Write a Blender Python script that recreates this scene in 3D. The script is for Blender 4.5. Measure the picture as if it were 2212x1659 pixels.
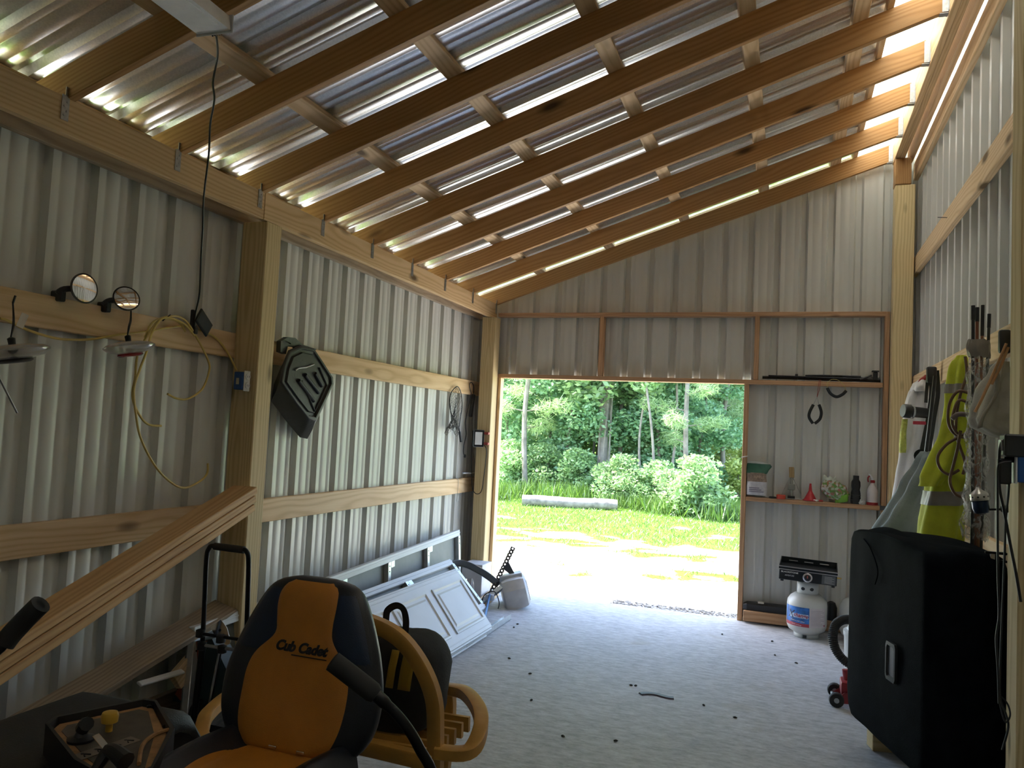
import bpy, bmesh, math, random
import numpy as np
from mathutils import Vector, Matrix, noise
random.seed(11)
for o in list(bpy.data.objects): bpy.data.objects.remove(o)
SC = bpy.context.scene; COL = SC.collection
PI = math.pi

# ---------------------------------------------------------------- camera
YAW, PITCH, ROLL, FPX = 0.3393, 0.0592, 0.0491, 1699.6
CAM = Vector((2.7228, -7.1546, 1.5317))
FW = Vector((-math.sin(YAW)*math.cos(PITCH), math.cos(YAW)*math.cos(PITCH), math.sin(PITCH)))
_r = Vector((math.cos(YAW), math.sin(YAW), 0)); _u = _r.cross(FW)
RT = _r*math.cos(ROLL) + _u*math.sin(ROLL); UP = -_r*math.sin(ROLL) + _u*math.cos(ROLL)
cd = bpy.data.cameras.new('camera'); cam = bpy.data.objects.new('camera', cd); COL.objects.link(cam)
cd.sensor_fit = 'HORIZONTAL'; cd.sensor_width = 36; cd.lens = FPX*36/2212; cd.clip_start = .05; cd.clip_end = 300
cam.matrix_world = Matrix(((RT.x, UP.x, -FW.x, CAM.x), (RT.y, UP.y, -FW.y, CAM.y), (RT.z, UP.z, -FW.z, CAM.z), (0, 0, 0, 1)))
SC.camera = cam

# ---------------------------------------------------------------- sky, sun, exposure
w = bpy.data.worlds.new('sky'); SC.world = w; w.use_nodes = True
nt = w.node_tree; bg = nt.nodes['Background']
sky = nt.nodes.new('ShaderNodeTexSky'); sky.sky_type = 'NISHITA'; sky.sun_disc = False
sky.sun_elevation = math.radians(58); sky.sun_rotation = math.radians(-90); sky.dust_density = 2.0
nt.links.new(sky.outputs[0], bg.inputs[0]); bg.inputs[1].default_value = 0.27
sl = bpy.data.lights.new('sun', 'SUN'); sl.energy = 5.2; sl.angle = math.radians(.6); sl.color = (1, .975, .94)
sun = bpy.data.objects.new('sun', sl); COL.objects.link(sun); sun.location = (-12, 2, 20)
SUNDIR = Vector((-.55, -.012, .84)).normalized()      # towards the sun: from the left, along the end wall
sun.rotation_euler = SUNDIR.to_track_quat('Z', 'Y').to_euler()
SC.view_settings.view_transform = 'Standard'; SC.view_settings.look = 'None'
SC.view_settings.gamma = 1; SC.view_settings.use_curve_mapping = False
SC.view_settings.exposure = 2.5

# ---------------------------------------------------------------- helpers
def at(px, py, X=None, Y=None, Z=None, D=None):
    """the point of a real plane (or at a real distance) that a pixel of the photograph looks at"""
    d = FW + RT*((px-1106)/FPX) - UP*((py-829.5)/FPX)
    if X is not None: t = (X-CAM.x)/d.x
    elif Y is not None: t = (Y-CAM.y)/d.y
    elif Z is not None: t = (Z-CAM.z)/d.z
    else: t = D
    return CAM + d*t
def V(*a): return Vector(a)
def lerp(a, b, t): return a+(b-a)*t
def spline(pts, n=8, closed=False):
    P = [Vector(p) for p in pts]; out = []; m = len(P)
    rng = range(m if closed else m-1)
    for i in rng:
        if closed: p0, p1, p2, p3 = P[(i-1) % m], P[i], P[(i+1) % m], P[(i+2) % m]
        else: p0, p1, p2, p3 = P[max(i-1, 0)], P[i], P[i+1], P[min(i+2, m-1)]
        for k in range(n):
            t = k/n
            out.append(.5*((2*p1)+(p2-p0)*t+(2*p0-5*p1+4*p2-p3)*t*t+(3*p1-p0-3*p2+p3)*t**3))
    if not closed: out.append(P[-1])
    return out
def frames(pts, closed=False, up=None):
    n = len(pts); T = []
    for i in range(n):
        a = pts[(i-1) % n] if (closed or i > 0) else pts[i]; b = pts[(i+1) % n] if (closed or i < n-1) else pts[i]
        d = (b-a); T.append(d.normalized() if d.length > 1e-9 else Vector((0, 0, 1)))
    out = []
    if up is not None:
        for t in T:
            s = t.cross(up)
            s = s.normalized() if s.length > 1e-5 else Vector((1, 0, 0))
            out.append((s, s.cross(t).normalized()))
        return out
    s = T[0].orthogonal().normalized()
    for i, t in enumerate(T):
        s = (s - t*s.dot(t))
        s = s.normalized() if s.length > 1e-6 else t.orthogonal().normalized()
        out.append((s, t.cross(s)))
    return out
class MB:
    def __init__(s): s.v = []; s.f = []
    def add(s, vs, fs, M=None):
        o = len(s.v)
        s.v += [(M @ Vector(v)) if M is not None else Vector(v) for v in vs]
        s.f += [tuple(i+o for i in f) for f in fs]; return s
    def box(s, c, d, M=None, bev=0.0):
        cx, cy, cz = c; hx, hy, hz = d[0]/2, d[1]/2, d[2]/2
        b = min(bev, hx*.9, hy*.9, hz*.9)
        if b <= 0:
            vs = [(cx+a*hx, cy+e*hy, cz+g*hz) for g in (-1, 1) for e in (-1, 1) for a in (-1, 1)]
            return s.add(vs, [(0, 2, 3, 1), (4, 5, 7, 6), (0, 1, 5, 4), (2, 6, 7, 3), (0, 4, 6, 2), (1, 3, 7, 5)], M)
        bm = bmesh.new(); bmesh.ops.create_cube(bm, size=1)
        for v in bm.verts: v.co = Vector((v.co.x*2*hx+cx, v.co.y*2*hy+cy, v.co.z*2*hz+cz))
        bmesh.ops.bevel(bm, geom=bm.edges[:], offset=b, segments=2 if b > .006 else 1, affect='EDGES', profile=.5)
        bm.verts.index_update(); vs = [v.co.copy() for v in bm.verts]; fs = [tuple(v.index for v in f.verts) for f in bm.faces]
        bm.free(); return s.add(vs, fs, M)
    def bb(s, lo, hi, M=None, bev=0.0):
        return s.box([(a+b)/2 for a, b in zip(lo, hi)], [b-a for a, b in zip(lo, hi)], M, bev)
    def loft(s, rings, closed=True, caps=True, loop=False):
        n = len(rings[0]); vs = [p for r in rings for p in r]; fs = []; m = len(rings)
        for i in range(m if loop else m-1):
            j = (i+1) % m
            for k in range(n if closed else n-1):
                l = (k+1) % n; fs.append((i*n+k, i*n+l, j*n+l, j*n+k))
        if caps and not loop and closed:
            fs.append(tuple(range(n))[::-1]); fs.append(tuple((m-1)*n+k for k in range(n)))
        return s.add(vs, fs)
    def tube(s, pts, r, seg=8, closed=False, up=None):
        pts = [Vector(p) for p in pts]; R = r if isinstance(r, (list, tuple)) else [r]*len(pts)
        if len(R) != len(pts): R = [lerp(R[0], R[-1], i/(len(pts)-1)) for i in range(len(pts))]
        F = frames(pts, closed, up); rings = []
        for p, rr, (a, b) in zip(pts, R, F):
            rings.append([p+a*(rr*math.cos(2*PI*k/seg))+b*(rr*math.sin(2*PI*k/seg)) for k in range(seg)])
        return s.loft(rings, True, True, closed)
    def sweep(s, pts, prof, up, closed=False):
        pts = [Vector(p) for p in pts]; F = frames(pts, closed, Vector(up))
        return s.loft([[p+a*x+b*y for x, y in prof] for p, (a, b) in zip(pts, F)], True, True, closed)
    def lathe(s, prof, seg=20, M=None, caps=True):
        rings = [[Vector((r*math.cos(2*PI*k/seg), r*math.sin(2*PI*k/seg), z)) for k in range(seg)] for r, z in prof]
        if M is not None: rings = [[M @ p for p in r] for r in rings]
        return s.loft(rings, True, caps)
    def prism(s, poly, h, M=None):
        n = len(poly); vs = [(x, y, 0) for x, y in poly]+[(x, y, h) for x, y in poly]
        fs = [tuple(range(n))[::-1], tuple(range(n, 2*n))]+[(i, (i+1) % n, n+(i+1) % n, n+i) for i in range(n)]
        return s.add(vs, fs, M)
    def grid(s, fn, nu, nv, cu=False, cv=False):
        vs = [fn(i/(nu if cu else nu-1), j/(nv if cv else nv-1)) for i in range(nu) for j in range(nv)]; fs = []
        for i in range(nu if cu else nu-1):
            for j in range(nv if cv else nv-1):
                a = i*nv+j; b = ((i+1) % nu)*nv+j; c = ((i+1) % nu)*nv+(j+1) % nv; d = i*nv+(j+1) % nv
                fs.append((a, b, c, d))
        return s.add(vs, fs)
    def disc(s, c, n, r, h, seg=20):
        n = Vector(n).normalized(); a = n.orthogonal().normalized(); b = n.cross(a); c = Vector(c)
        rings = [[c+n*z+a*(rr*math.cos(2*PI*k/seg))+b*(rr*math.sin(2*PI*k/seg)) for k in range(seg)] for rr, z in ((r, -h/2), (r, h/2))]
        return s.loft(rings)
    def mesh(s, name, ang=35, origin=None):
        if origin is None:
            xs = [v.x for v in s.v]; ys = [v.y for v in s.v]; zs = [v.z for v in s.v]
            origin = Vector(((min(xs)+max(xs))/2, (min(ys)+max(ys))/2, min(zs)))
        me = bpy.data.meshes.new(name); me.from_pydata([v-origin for v in s.v], [], s.f); me.update()
        bm = bmesh.new(); bm.from_mesh(me); bmesh.ops.recalc_face_normals(bm, faces=bm.faces); bm.to_mesh(me); bm.free()
        me.shade_smooth(); me.set_sharp_from_angle(angle=math.radians(ang)); me.update()
        return me, origin
    def build(s, name, m, parent=None, ang=35, sub=0, solid=0):
        me, o = s.mesh(name, ang); ob = bpy.data.objects.new(name, me); COL.objects.link(ob)
        ob.location = o; me.materials.append(m); setpar(ob, parent)
        if solid:
            md = ob.modifiers.new('thickness', 'SOLIDIFY'); md.thickness = solid; md.offset = 0
        if sub:
            md = ob.modifiers.new('smooth', 'SUBSURF'); md.levels = sub; md.render_levels = sub
        return ob
def wm(ob):
    M = Matrix.LocRotScale(ob.location, ob.rotation_euler, ob.scale)
    return wm(ob.parent) @ ob.matrix_parent_inverse @ M if ob.parent else M
def setpar(ob, parent):
    if parent is not None:
        ob.parent = parent; ob.matrix_parent_inverse = wm(parent).inverted()
def tag(o, label, cat, group=None):
    o['label'] = label; o['category'] = cat
    if group: o['group'] = group
    return o
def thing(name, label, cat, loc=(0, 0, 0), rotz=0, group=None):
    o = bpy.data.objects.new(name, None); COL.objects.link(o); o.location = loc; o.rotation_euler = (0, 0, rotz)
    o.empty_display_size = .05
    return tag(o, label, cat, group)
def struct(name, loc=(0, 0, 0), label=None):
    o = bpy.data.objects.new(name, None); COL.objects.link(o); o.location = loc; o['kind'] = 'structure'; o.empty_display_size = .1
    if label: o['label'] = label
    return o
def link_copy(o, parent=None, name=None):
    c = o.copy(); COL.objects.link(c); c.parent = None
    for k in list(c.keys()):
        if k in ('label', 'category', 'group'): del c[k]
    if parent is not None: c.parent = parent
    return c
def copy_tree(root):
    c = root.copy(); COL.objects.link(c)
    for ch in list(root.children):
        d = ch.copy(); COL.objects.link(d); d.parent = c
        for g in list(ch.children):
            e = g.copy(); COL.objects.link(e); e.parent = d
    return c
def board(name, p0, p1, wdt, thk, nrm, m, parent=None, bev=.003):
    """a sawn board: length along local X, wide face normal = nrm"""
    p0, p1 = Vector(p0), Vector(p1); L = (p1-p0).length; x = (p1-p0).normalized()
    z = (Vector(nrm)-x*Vector(nrm).dot(x)).normalized(); y = z.cross(x)
    b = MB().box((0, 0, 0), (L, wdt, thk), None, bev)
    me, o = b.mesh(name, 35, Vector((0, 0, 0))); me.materials.append(m)
    ob = bpy.data.objects.new(name, me); COL.objects.link(ob)
    c = (p0+p1)/2
    ob.location = c; ob.rotation_euler = Matrix((x, y, z)).transposed().to_euler()
    setpar(ob, parent); return ob
def frameM(o, x, z):
    o, x, z = Vector(o), Vector(x).normalized(), Vector(z)
    z = (z-x*z.dot(x)).normalized(); y = z.cross(x)
    M = Matrix((x, y, z)).transposed().to_4x4(); M.translation = o; return M
def text(name, body, size, M, m, parent, depth=.0006, shear=0, sx=1.0, font_bold=0.0, align='CENTER'):
    cu = bpy.data.curves.new(name, 'FONT'); cu.body = body; cu.size = size; cu.extrude = depth; cu.shear = shear
    cu.align_x = align; cu.align_y = 'CENTER'; cu.offset = font_bold; cu.resolution_u = 4
    ob = bpy.data.objects.new(name+'_tmp', cu); COL.objects.link(ob)
    dg = bpy.context.evaluated_depsgraph_get(); me = bpy.data.meshes.new_from_object(ob.evaluated_get(dg))
    bpy.data.objects.remove(ob)
    me.transform(Matrix.Diagonal((sx, 1, 1, 1))); me.materials.clear(); me.materials.append(m); me.name = name
    o2 = bpy.data.objects.new(name, me); COL.objects.link(o2)
    o2.location = M.to_translation(); o2.rotation_euler = M.to_euler(); setpar(o2, parent); return o2

# ---------------------------------------------------------------- materials
MATS = {}
def _new(name):
    m = bpy.data.materials.new(name); m.use_nodes = True
    return m, m.node_tree, m.node_tree.nodes['Principled BSDF']
def N(nt, t, **k):
    n = nt.nodes.new(t)
    for a, b in k.items(): setattr(n, a, b)
    return n
def objco(nt, scale, rnd=True):
    tc = N(nt, 'ShaderNodeTexCoord'); mp = N(nt, 'ShaderNodeMapping'); mp.inputs['Scale'].default_value = scale
    if rnd:
        oi = N(nt, 'ShaderNodeObjectInfo'); mu = N(nt, 'ShaderNodeVectorMath', operation='SCALE')
        cx = N(nt, 'ShaderNodeCombineXYZ'); ml = N(nt, 'ShaderNodeMath', operation='MULTIPLY'); ml.inputs[1].default_value = 37.3
        nt.links.new(oi.outputs['Random'], ml.inputs[0])
        for i in range(3): nt.links.new(ml.outputs[0], cx.inputs[i])
        ad = N(nt, 'ShaderNodeVectorMath', operation='ADD')
        nt.links.new(tc.outputs['Object'], ad.inputs[0]); nt.links.new(cx.outputs[0], ad.inputs[1])
        nt.links.new(ad.outputs[0], mp.inputs[0])
    else: nt.links.new(tc.outputs['Object'], mp.inputs[0])
    return mp.outputs[0]
def ramp(nt, fac, stops):
    r = N(nt, 'ShaderNodeValToRGB'); e = r.color_ramp.elements
    while len(e) < len(stops): e.new(.5)
    for i, (p, c) in enumerate(stops):
        e[i].position = p; e[i].color = tuple(c)+(1,) if len(c) == 3 else c
    nt.links.new(fac, r.inputs[0]); return r.outputs[0]
def mixc(nt, fac, a, b, mode='MIX'):
    m = N(nt, 'ShaderNodeMix', data_type='RGBA', blend_type=mode)
    for sock, val in ((m.inputs[0], fac), (m.inputs[6], a), (m.inputs[7], b)):
        if hasattr(val, 'is_linked') or hasattr(val, 'links'): nt.links.new(val, sock)
        else: sock.default_value = val if not isinstance(val, tuple) else (tuple(val)+(1,) if len(val) == 3 else val)
    return m.outputs[2]
def bump(nt, h, bs, strength=.3, dist=.01):
    b = N(nt, 'ShaderNodeBump'); b.inputs['Strength'].default_value = strength; b.inputs['Distance'].default_value = dist
    nt.links.new(h, b.inputs['Height']); nt.links.new(b.outputs[0], bs.inputs['Normal'])
def noi(nt, co, scale, detail=4, rough=.55, dist=0):
    n = N(nt, 'ShaderNodeTexNoise'); n.inputs['Scale'].default_value = scale; n.inputs['Detail'].default_value = detail
    n.inputs['Roughness'].default_value = rough; n.inputs['Distortion'].default_value = dist
    nt.links.new(co, n.inputs['Vector']); return n.outputs['Fac']
def pm(name, col, rough=.5, metal=0.0, var=.12, vs=9, bmp=0.0, bs_=60, spec=.5, trans=0.0, coat=0.0, alpha=1.0, emit=None, sheen=0):
    if name in MATS: return MATS[name]
    m, nt, b = _new(name); co = objco(nt, (1, 1, 1))
    f = noi(nt, co, vs, 5)
    lo = tuple(max(0, c*(1-var)) for c in col); hi = tuple(min(1, c*(1+var)) for c in col)
    nt.links.new(ramp(nt, f, ((.3, lo), (.7, hi))), b.inputs['Base Color'])
    b.inputs['Roughness'].default_value = rough; b.inputs['Metallic'].default_value = metal
    b.inputs['Specular IOR Level'].default_value = spec; b.inputs['Transmission Weight'].default_value = trans
    b.inputs['Coat Weight'].default_value = coat; b.inputs['Alpha'].default_value = alpha; b.inputs['Sheen Weight'].default_value = sheen
    if bmp: bump(nt, noi(nt, co, bs_, 3), b, bmp, .004)
    if emit: b.inputs['Emission Color'].default_value = tuple(emit[0])+(1,); b.inputs['Emission Strength'].default_value = emit[1]
    MATS[name] = m; return m
def wood(name, pale, mid, dark, knots=.055, rough=.6, stain=0.0):
    if name in MATS: return MATS[name]
    m, nt, b = _new(name)
    warp = noi(nt, objco(nt, (.9, 3, 3)), 1.0, 3)
    tc = N(nt, 'ShaderNodeTexCoord'); oj = N(nt, 'ShaderNodeObjectInfo'); cxyz = N(nt, 'ShaderNodeCombineXYZ')      # pith line beside the board
    for i, (a_, b_) in enumerate(((9.0, 0.0), (.30, -.15), (.10, .05))):
        q_ = N(nt, 'ShaderNodeMath', operation='MULTIPLY_ADD'); q_.inputs[1].default_value = a_; q_.inputs[2].default_value = b_
        nt.links.new(oj.outputs['Random'], q_.inputs[0]); nt.links.new(q_.outputs[0], cxyz.inputs[i])
    va = N(nt, 'ShaderNodeVectorMath', operation='ADD'); nt.links.new(tc.outputs['Object'], va.inputs[0]); nt.links.new(cxyz.outputs[0], va.inputs[1])
    mpp = N(nt, 'ShaderNodeMapping'); mpp.inputs['Scale'].default_value = (.35, 1, 1); nt.links.new(va.outputs[0], mpp.inputs[0])
    wv = N(nt, 'ShaderNodeTexWave', wave_type='RINGS', rings_direction='X'); wv.inputs['Scale'].default_value = 19
    wv.inputs['Distortion'].default_value = 14; wv.inputs['Detail'].default_value = 2; wv.inputs['Detail Scale'].default_value = .16
    nt.links.new(mpp.outputs[0], wv.inputs['Vector'])
    fine = noi(nt, objco(nt, (3, 70, 70)), 1.6, 4, .6)
    c1 = ramp(nt, wv.outputs['Fac'], ((.0, dark), (.35, mid), (1, pale)))
    c2 = mixc(nt, .30, c1, ramp(nt, fine, ((.3, dark), (.7, pale))))
    c3 = mixc(nt, .38, c2, ramp(nt, warp, ((.3, mid), (.7, pale))))
    # knots
    vo = N(nt, 'ShaderNodeTexVoronoi', voronoi_dimensions='3D', feature='F1'); vo.inputs['Scale'].default_value = 1
    nt.links.new(objco(nt, (1.5, 4.2, 4.2)), vo.inputs['Vector'])
    k = ramp(nt, vo.outputs['Distance'], ((knots*.8, (1, 1, 1)), (knots*1.2, (.6, .6, .6)), (knots*1.9, (0, 0, 0))))
    kd = tuple(c*.28 for c in dark)
    sp = N(nt, 'ShaderNodeSeparateColor'); nt.links.new(k, sp.inputs[0])
    c4 = mixc(nt, sp.outputs[0], c3, kd)
    if stain:
        st = noi(nt, objco(nt, (.8, 2.4, 2.4)), 1.4, 5, .65)
        sv = ramp(nt, st, ((.5, (0, 0, 0)), (.68, (1, 1, 1)))); s2 = N(nt, 'ShaderNodeSeparateColor'); nt.links.new(sv, s2.inputs[0])
        ml = N(nt, 'ShaderNodeMath', operation='MULTIPLY'); ml.inputs[1].default_value = stain; nt.links.new(s2.outputs[0], ml.inputs[0])
        c4 = mixc(nt, ml.outputs[0], c4, tuple(c*.45 for c in mid))
    oi = N(nt, 'ShaderNodeObjectInfo'); hv = N(nt, 'ShaderNodeHueSaturation')
    mr = N(nt, 'ShaderNodeMapRange'); mr.inputs[3].default_value = .86; mr.inputs[4].default_value = 1.12
    nt.links.new(oi.outputs['Random'], mr.inputs[0]); nt.links.new(mr.outputs[0], hv.inputs['Value']); nt.links.new(c4, hv.inputs['Color'])
    nt.links.new(hv.outputs[0], b.inputs['Base Color']); b.inputs['Roughness'].default_value = rough
    b.inputs['Specular IOR Level'].default_value = .3
    bump(nt, fine, b, .25, .002)
    MATS[name] = m; return m
W_RAFT = wood('rafter_pine', (.50, .285, .115), (.42, .215, .072), (.29, .135, .04), .085, .55, .3)
W_PINE = wood('girt_pine', (.80, .60, .37), (.71, .49, .27), (.52, .32, .14), .08, .6)
W_BEAM = wood('beam_pine', (.77, .55, .31), (.67, .45, .22), (.48, .28, .11), .08, .6)
W_POST = wood('treated_post', (.72, .58, .33), (.62, .47, .24), (.43, .30, .13), .065, .6)
W_GREY = wood('weathered_wood', (.42, .33, .23), (.33, .25, .17), (.20, .14, .09), .05, .75, .5)
W_FRAME = wood('frame_wood', (.60, .38, .22), (.50, .29, .15), (.36, .18, .085), .05, .65, .3)
W_LEAN = wood('leaning_plank', (.66, .43, .21), (.57, .34, .15), (.40, .21, .08), .03, .6, .15)
def painted_steel():
    m, nt, b = _new('painted_steel'); f = noi(nt, objco(nt, (1, 1, .3)), 2.2, 5)
    nt.links.new(ramp(nt, f, ((.3, (.56, .56, .52)), (.7, (.65, .648, .605)))), b.inputs['Base Color'])
    b.inputs['Roughness'].default_value = .34; b.inputs['Specular IOR Level'].default_value = .5
    bump(nt, noi(nt, objco(nt, (1, 1, .4), False), 3.5, 2), b, .05, .02); return m
STEEL = painted_steel()
def galvalume():
    m, nt, b = _new('galvalume'); co = objco(nt, (1, 1, 1))
    vo = N(nt, 'ShaderNodeTexVoronoi', feature='F1'); vo.inputs['Scale'].default_value = 160; nt.links.new(co, vo.inputs['Vector'])
    sp = N(nt, 'ShaderNodeSeparateColor'); nt.links.new(vo.outputs['Color'], sp.inputs[0])
    nt.links.new(ramp(nt, sp.outputs[0], ((0, (.80, .81, .83)), (1, (.92, .925, .93)))), b.inputs['Base Color'])
    b.inputs['Metallic'].default_value = .92; b.inputs['Roughness'].default_value = .33
    return m
GALV = galvalume()
GALV_S = pm('galvanised_steel', (.42, .43, .44), .42, 1.0, .15, 60)
def translucent():
    m, nt, b = _new('ridge_skylight'); nt.nodes.remove(b); out = nt.nodes['Material Output']
    a = N(nt, 'ShaderNodeBsdfTranslucent'); a.inputs[0].default_value = (.80, .82, .72, 1)
    d = N(nt, 'ShaderNodeBsdfDiffuse'); d.inputs[0].default_value = (.80, .80, .70, 1)
    x = N(nt, 'ShaderNodeMixShader'); f = noi(nt, objco(nt, (1, 1, 1)), 3)
    mr = N(nt, 'ShaderNodeMapRange'); mr.inputs[3].default_value = .50; mr.inputs[4].default_value = .70; nt.links.new(f, mr.inputs[0])
    nt.links.new(mr.outputs[0], x.inputs[0]); nt.links.new(a.outputs[0], x.inputs[1]); nt.links.new(d.outputs[0], x.inputs[2])
    nt.links.new(x.outputs[0], out.inputs[0]); return m
SKYL = translucent()
BLACK = pm('black_plastic', (.012, .012, .013), .42, 0, .2, 20)
BLACKM = pm('black_metal', (.014, .014, .015), .30, .6, .2, 20)
RUBBER = pm('black_rubber', (.016, .016, .016), .7, 0, .2, 20)
WHITE = pm('white_plastic', (.75, .75, .73), .4)
CHROME = pm('chrome', (.75, .75, .76), .14, 1.0, .03)
# ---------------------------------------------------------------- the shell
SLOPE = .342; ANG = math.atan(SLOPE); YB = -9.6
RN = Vector((-math.sin(ANG), 0, math.cos(ANG)))
def roofpt(x, y, h): return Vector((x, y, 2.757+.148+SLOPE*x)) + RN*h      # h above the rafter tops
def concrete():
    m, nt, b = _new('concrete'); co = objco(nt, (1, 1, 1), False)
    big = noi(nt, co, .7, 5, .6); mid = noi(nt, co, 5, 6, .65); fine = noi(nt, objco(nt, (60, 240, 60), False), 1, 3)
    c = ramp(nt, big, ((.3, (.38, .41, .455)), (.7, (.47, .50, .545))))
    c = mixc(nt, .35, c, ramp(nt, mid, ((.3, (.33, .34, .36)), (.7, (.58, .59, .61)))))
    c = mixc(nt, .30, c, ramp(nt, fine, ((.35, (.26, .27, .29)), (.65, (.66, .67, .68)))))
    grit = noi(nt, objco(nt, (14, 34, 14), False), 1, 4, .7)
    c = mixc(nt, .42, c, ramp(nt, grit, ((.32, (.19, .20, .225)), (.68, (.72, .74, .78)))))
    st = noi(nt, objco(nt, (1.1, .8, 1), False), 1.7, 3, .7)
    sv = ramp(nt, st, ((.62, (0, 0, 0)), (.74, (.55, .55, .55)))); s2 = N(nt, 'ShaderNodeSeparateColor'); nt.links.new(sv, s2.inputs[0])
    c = mixc(nt, s2.outputs[0], c, (.33, .30, .25))
    nt.links.new(c, b.inputs['Base Color']); b.inputs['Roughness'].default_value = .62; b.inputs['Specular IOR Level'].default_value = .4
    mx = N(nt, 'ShaderNodeMath', operation='ADD'); nt.links.new(grit, mx.inputs[0]); nt.links.new(mid, mx.inputs[1])
    bump(nt, mx.outputs[0], b, .5, .004); return m
fl = MB().bb((-.22, YB, -.12), (3.74, .075, 0), None, .006).build('floor', concrete()); fl['kind'] = 'structure'

P_LEFT = .2335
def panel(name, place, width_ribs, pitch, h0, h1, m, parent, phase=0.0):
    """one ribbed steel sheet; place(u, depth, h) gives a point; h0 / h1 may depend on u"""
    prof = []
    for i in range(width_ribs):
        u0 = phase+i*pitch
        for du, d in ((-.5*pitch, 0), (-.036, 0), (-.021, .033), (.021, .033), (.036, 0)): prof.append((u0+du, d))
        for c in (1/3, 2/3):
            if c*pitch < .5*pitch or True:
                for du, d in ((-.011, 0), (-.004, .0032), (.004, .0032), (.011, 0)):
                    prof.append((u0+c*pitch+du, d))
    # keep the sheet within its own width
    prof = sorted([(u, d) for u, d in prof if phase-.5*pitch-1e-6 <= u <= phase+(width_ribs-.5)*pitch+1e-6])
    # wrap the ribs lying left of the first ridge
    for c in (1/3,):
        for du, d in ((-.011, 0), (-.004, .0032), (.004, .0032), (.011, 0)): prof.append((phase-c*pitch+du, d))
    prof.append((phase+(width_ribs-.5)*pitch, 0)); prof = sorted(set(prof))
    H0 = h0 if callable(h0) else (lambda u: h0); H1 = h1 if callable(h1) else (lambda u: h1)
    b = MB(); vs = []; fs = []
    for u, d in prof: vs += [place(u, d, H0(u)), place(u, d, H1(u))]
    for i in range(len(prof)-1): fs.append((2*i, 2*i+2, 2*i+3, 2*i+1))
    b.add(vs, fs); return b.build(name, m, parent, 25)

# left wall ----------------------------------------------------------------
XL = -.198
wl = struct('wall_left', (XL, -4.8, 0), 'ribbed steel wall with pine girts, posts and eave beam')
y = -2.931+P_LEFT*14-.5*P_LEFT
i = 0
while y > YB:
    y0 = y-4*P_LEFT
    panel('metal_panel', lambda u, d, h: Vector((XL-d, u, h)), 4, P_LEFT, .0, 2.74, STEEL, wl, y0+.5*P_LEFT)
    y = y0; i += 1
for z in (.9925, 1.925):
    board('girt', (-.179, -3.53, z), (-.179, .06, z), .137, .036, (1, 0, 0), W_PINE, wl)
    board('girt', (-.179, YB, z), (-.179, -3.532, z), .137, .036, (1, 0, 0), W_PINE, wl)
board('skirt_board', (-.179, YB, .07), (-.179, .06, .07), .137, .036, (1, 0, 0), W_GREY, wl)
board('eave_board', (-.179, YB, 2.681), (-.179, .06, 2.681), .138, .036, (1, 0, 0), W_GREY, wl)
board('eave_beam', (-.019, YB, 2.688), (-.019, -3.632, 2.688), .147, .038, (1, 0, 0), W_BEAM, wl)
board('eave_beam', (-.019, -3.628, 2.688), (-.019, .02, 2.688), .147, .038, (1, 0, 0), W_BEAM, wl)
def post(x0, x1, y0, y1, z1, par, m=W_POST, z0=0):
    c = ((x0+x1)/2, (y0+y1)/2)
    return board('post', (c[0], c[1], z0), (c[0], c[1], z1), x1-x0, y1-y0, (0, 1, 0), m, par, .005)
post(-.160, .002, -3.60, -3.465, 2.613, wl)
post(-.085, .050, -.145, -.004, 2.613, wl)

# right wall ---------------------------------------------------------------
XR = 3.705
wr = struct('wall_right', (XR, -4.8, 0), 'tall ribbed steel wall with slanting-looking pine girts')
y = .2; i = 0
while y > YB:
    y0 = y-4*.2286
    panel('metal_panel', lambda u, d, h: Vector((XR+.030-d, u, h)), 4, .2286, 0, 4.02, STEEL, wr, y0+.1143)
    y = y0; i += 1
for z in (3.86, 3.04, 2.06, 1.05):
    board('girt', (3.68, -3.78, z), (3.68, .06, z), .138, .038, (-1, 0, 0), W_PINE, wr)
    board('girt', (3.68, YB, z), (3.68, -3.782, z), .138, .038, (-1, 0, 0), W_PINE, wr)
board('skirt_board', (3.68, YB, .07), (3.68, .06, .07), .138, .038, (-1, 0, 0), W_GREY, wr)
for x in (3.514, 3.553):
    board('ridge_beam', (x, YB, 4.03), (x, .03, 4.03), .21, .038, (-1, 0, 0), W_BEAM, wr)
board('ridge_board', (3.628, YB, 4.05), (3.628, .03, 4.05), .235, .038, (-1, 0, 0), W_PINE, wr)
post(3.503, 3.652, -.145, -.004, 3.70, wr, W_POST)
post(3.500, 3.650, -3.91, -3.77, 3.92, wr, W_POST)
post(3.500, 3.62, -.150, -.004, 3.924, wr, W_RAFT, 3.702)

# end wall with the door opening -------------------------------------------
YW = .089
wb = struct('wall_back', (1.75, YW, 0), 'ribbed steel end wall framed with flat timbers around a wide door opening')
DX0, DX1, DZ = .081, 2.352, 2.04
PB = .2207; i = 0
u = 1.264-PB*7-.5*PB
def pl(u, d, h): return Vector((u, YW+d, h))
rt = lambda x: 2.86+SLOPE*min(x, 3.75)
while u < 3.72:
    c = u+.5*PB; u1 = u+4*PB
    lo = (lambda q: DZ+.04)
    if u >= DX1-.02: panel('metal_panel', pl, 4, PB, 0.0, rt, STEEL, wb, c)
    else: panel('metal_panel', pl, 4, PB, lo, rt, STEEL, wb, c)
    u = u1; i += 1
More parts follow.
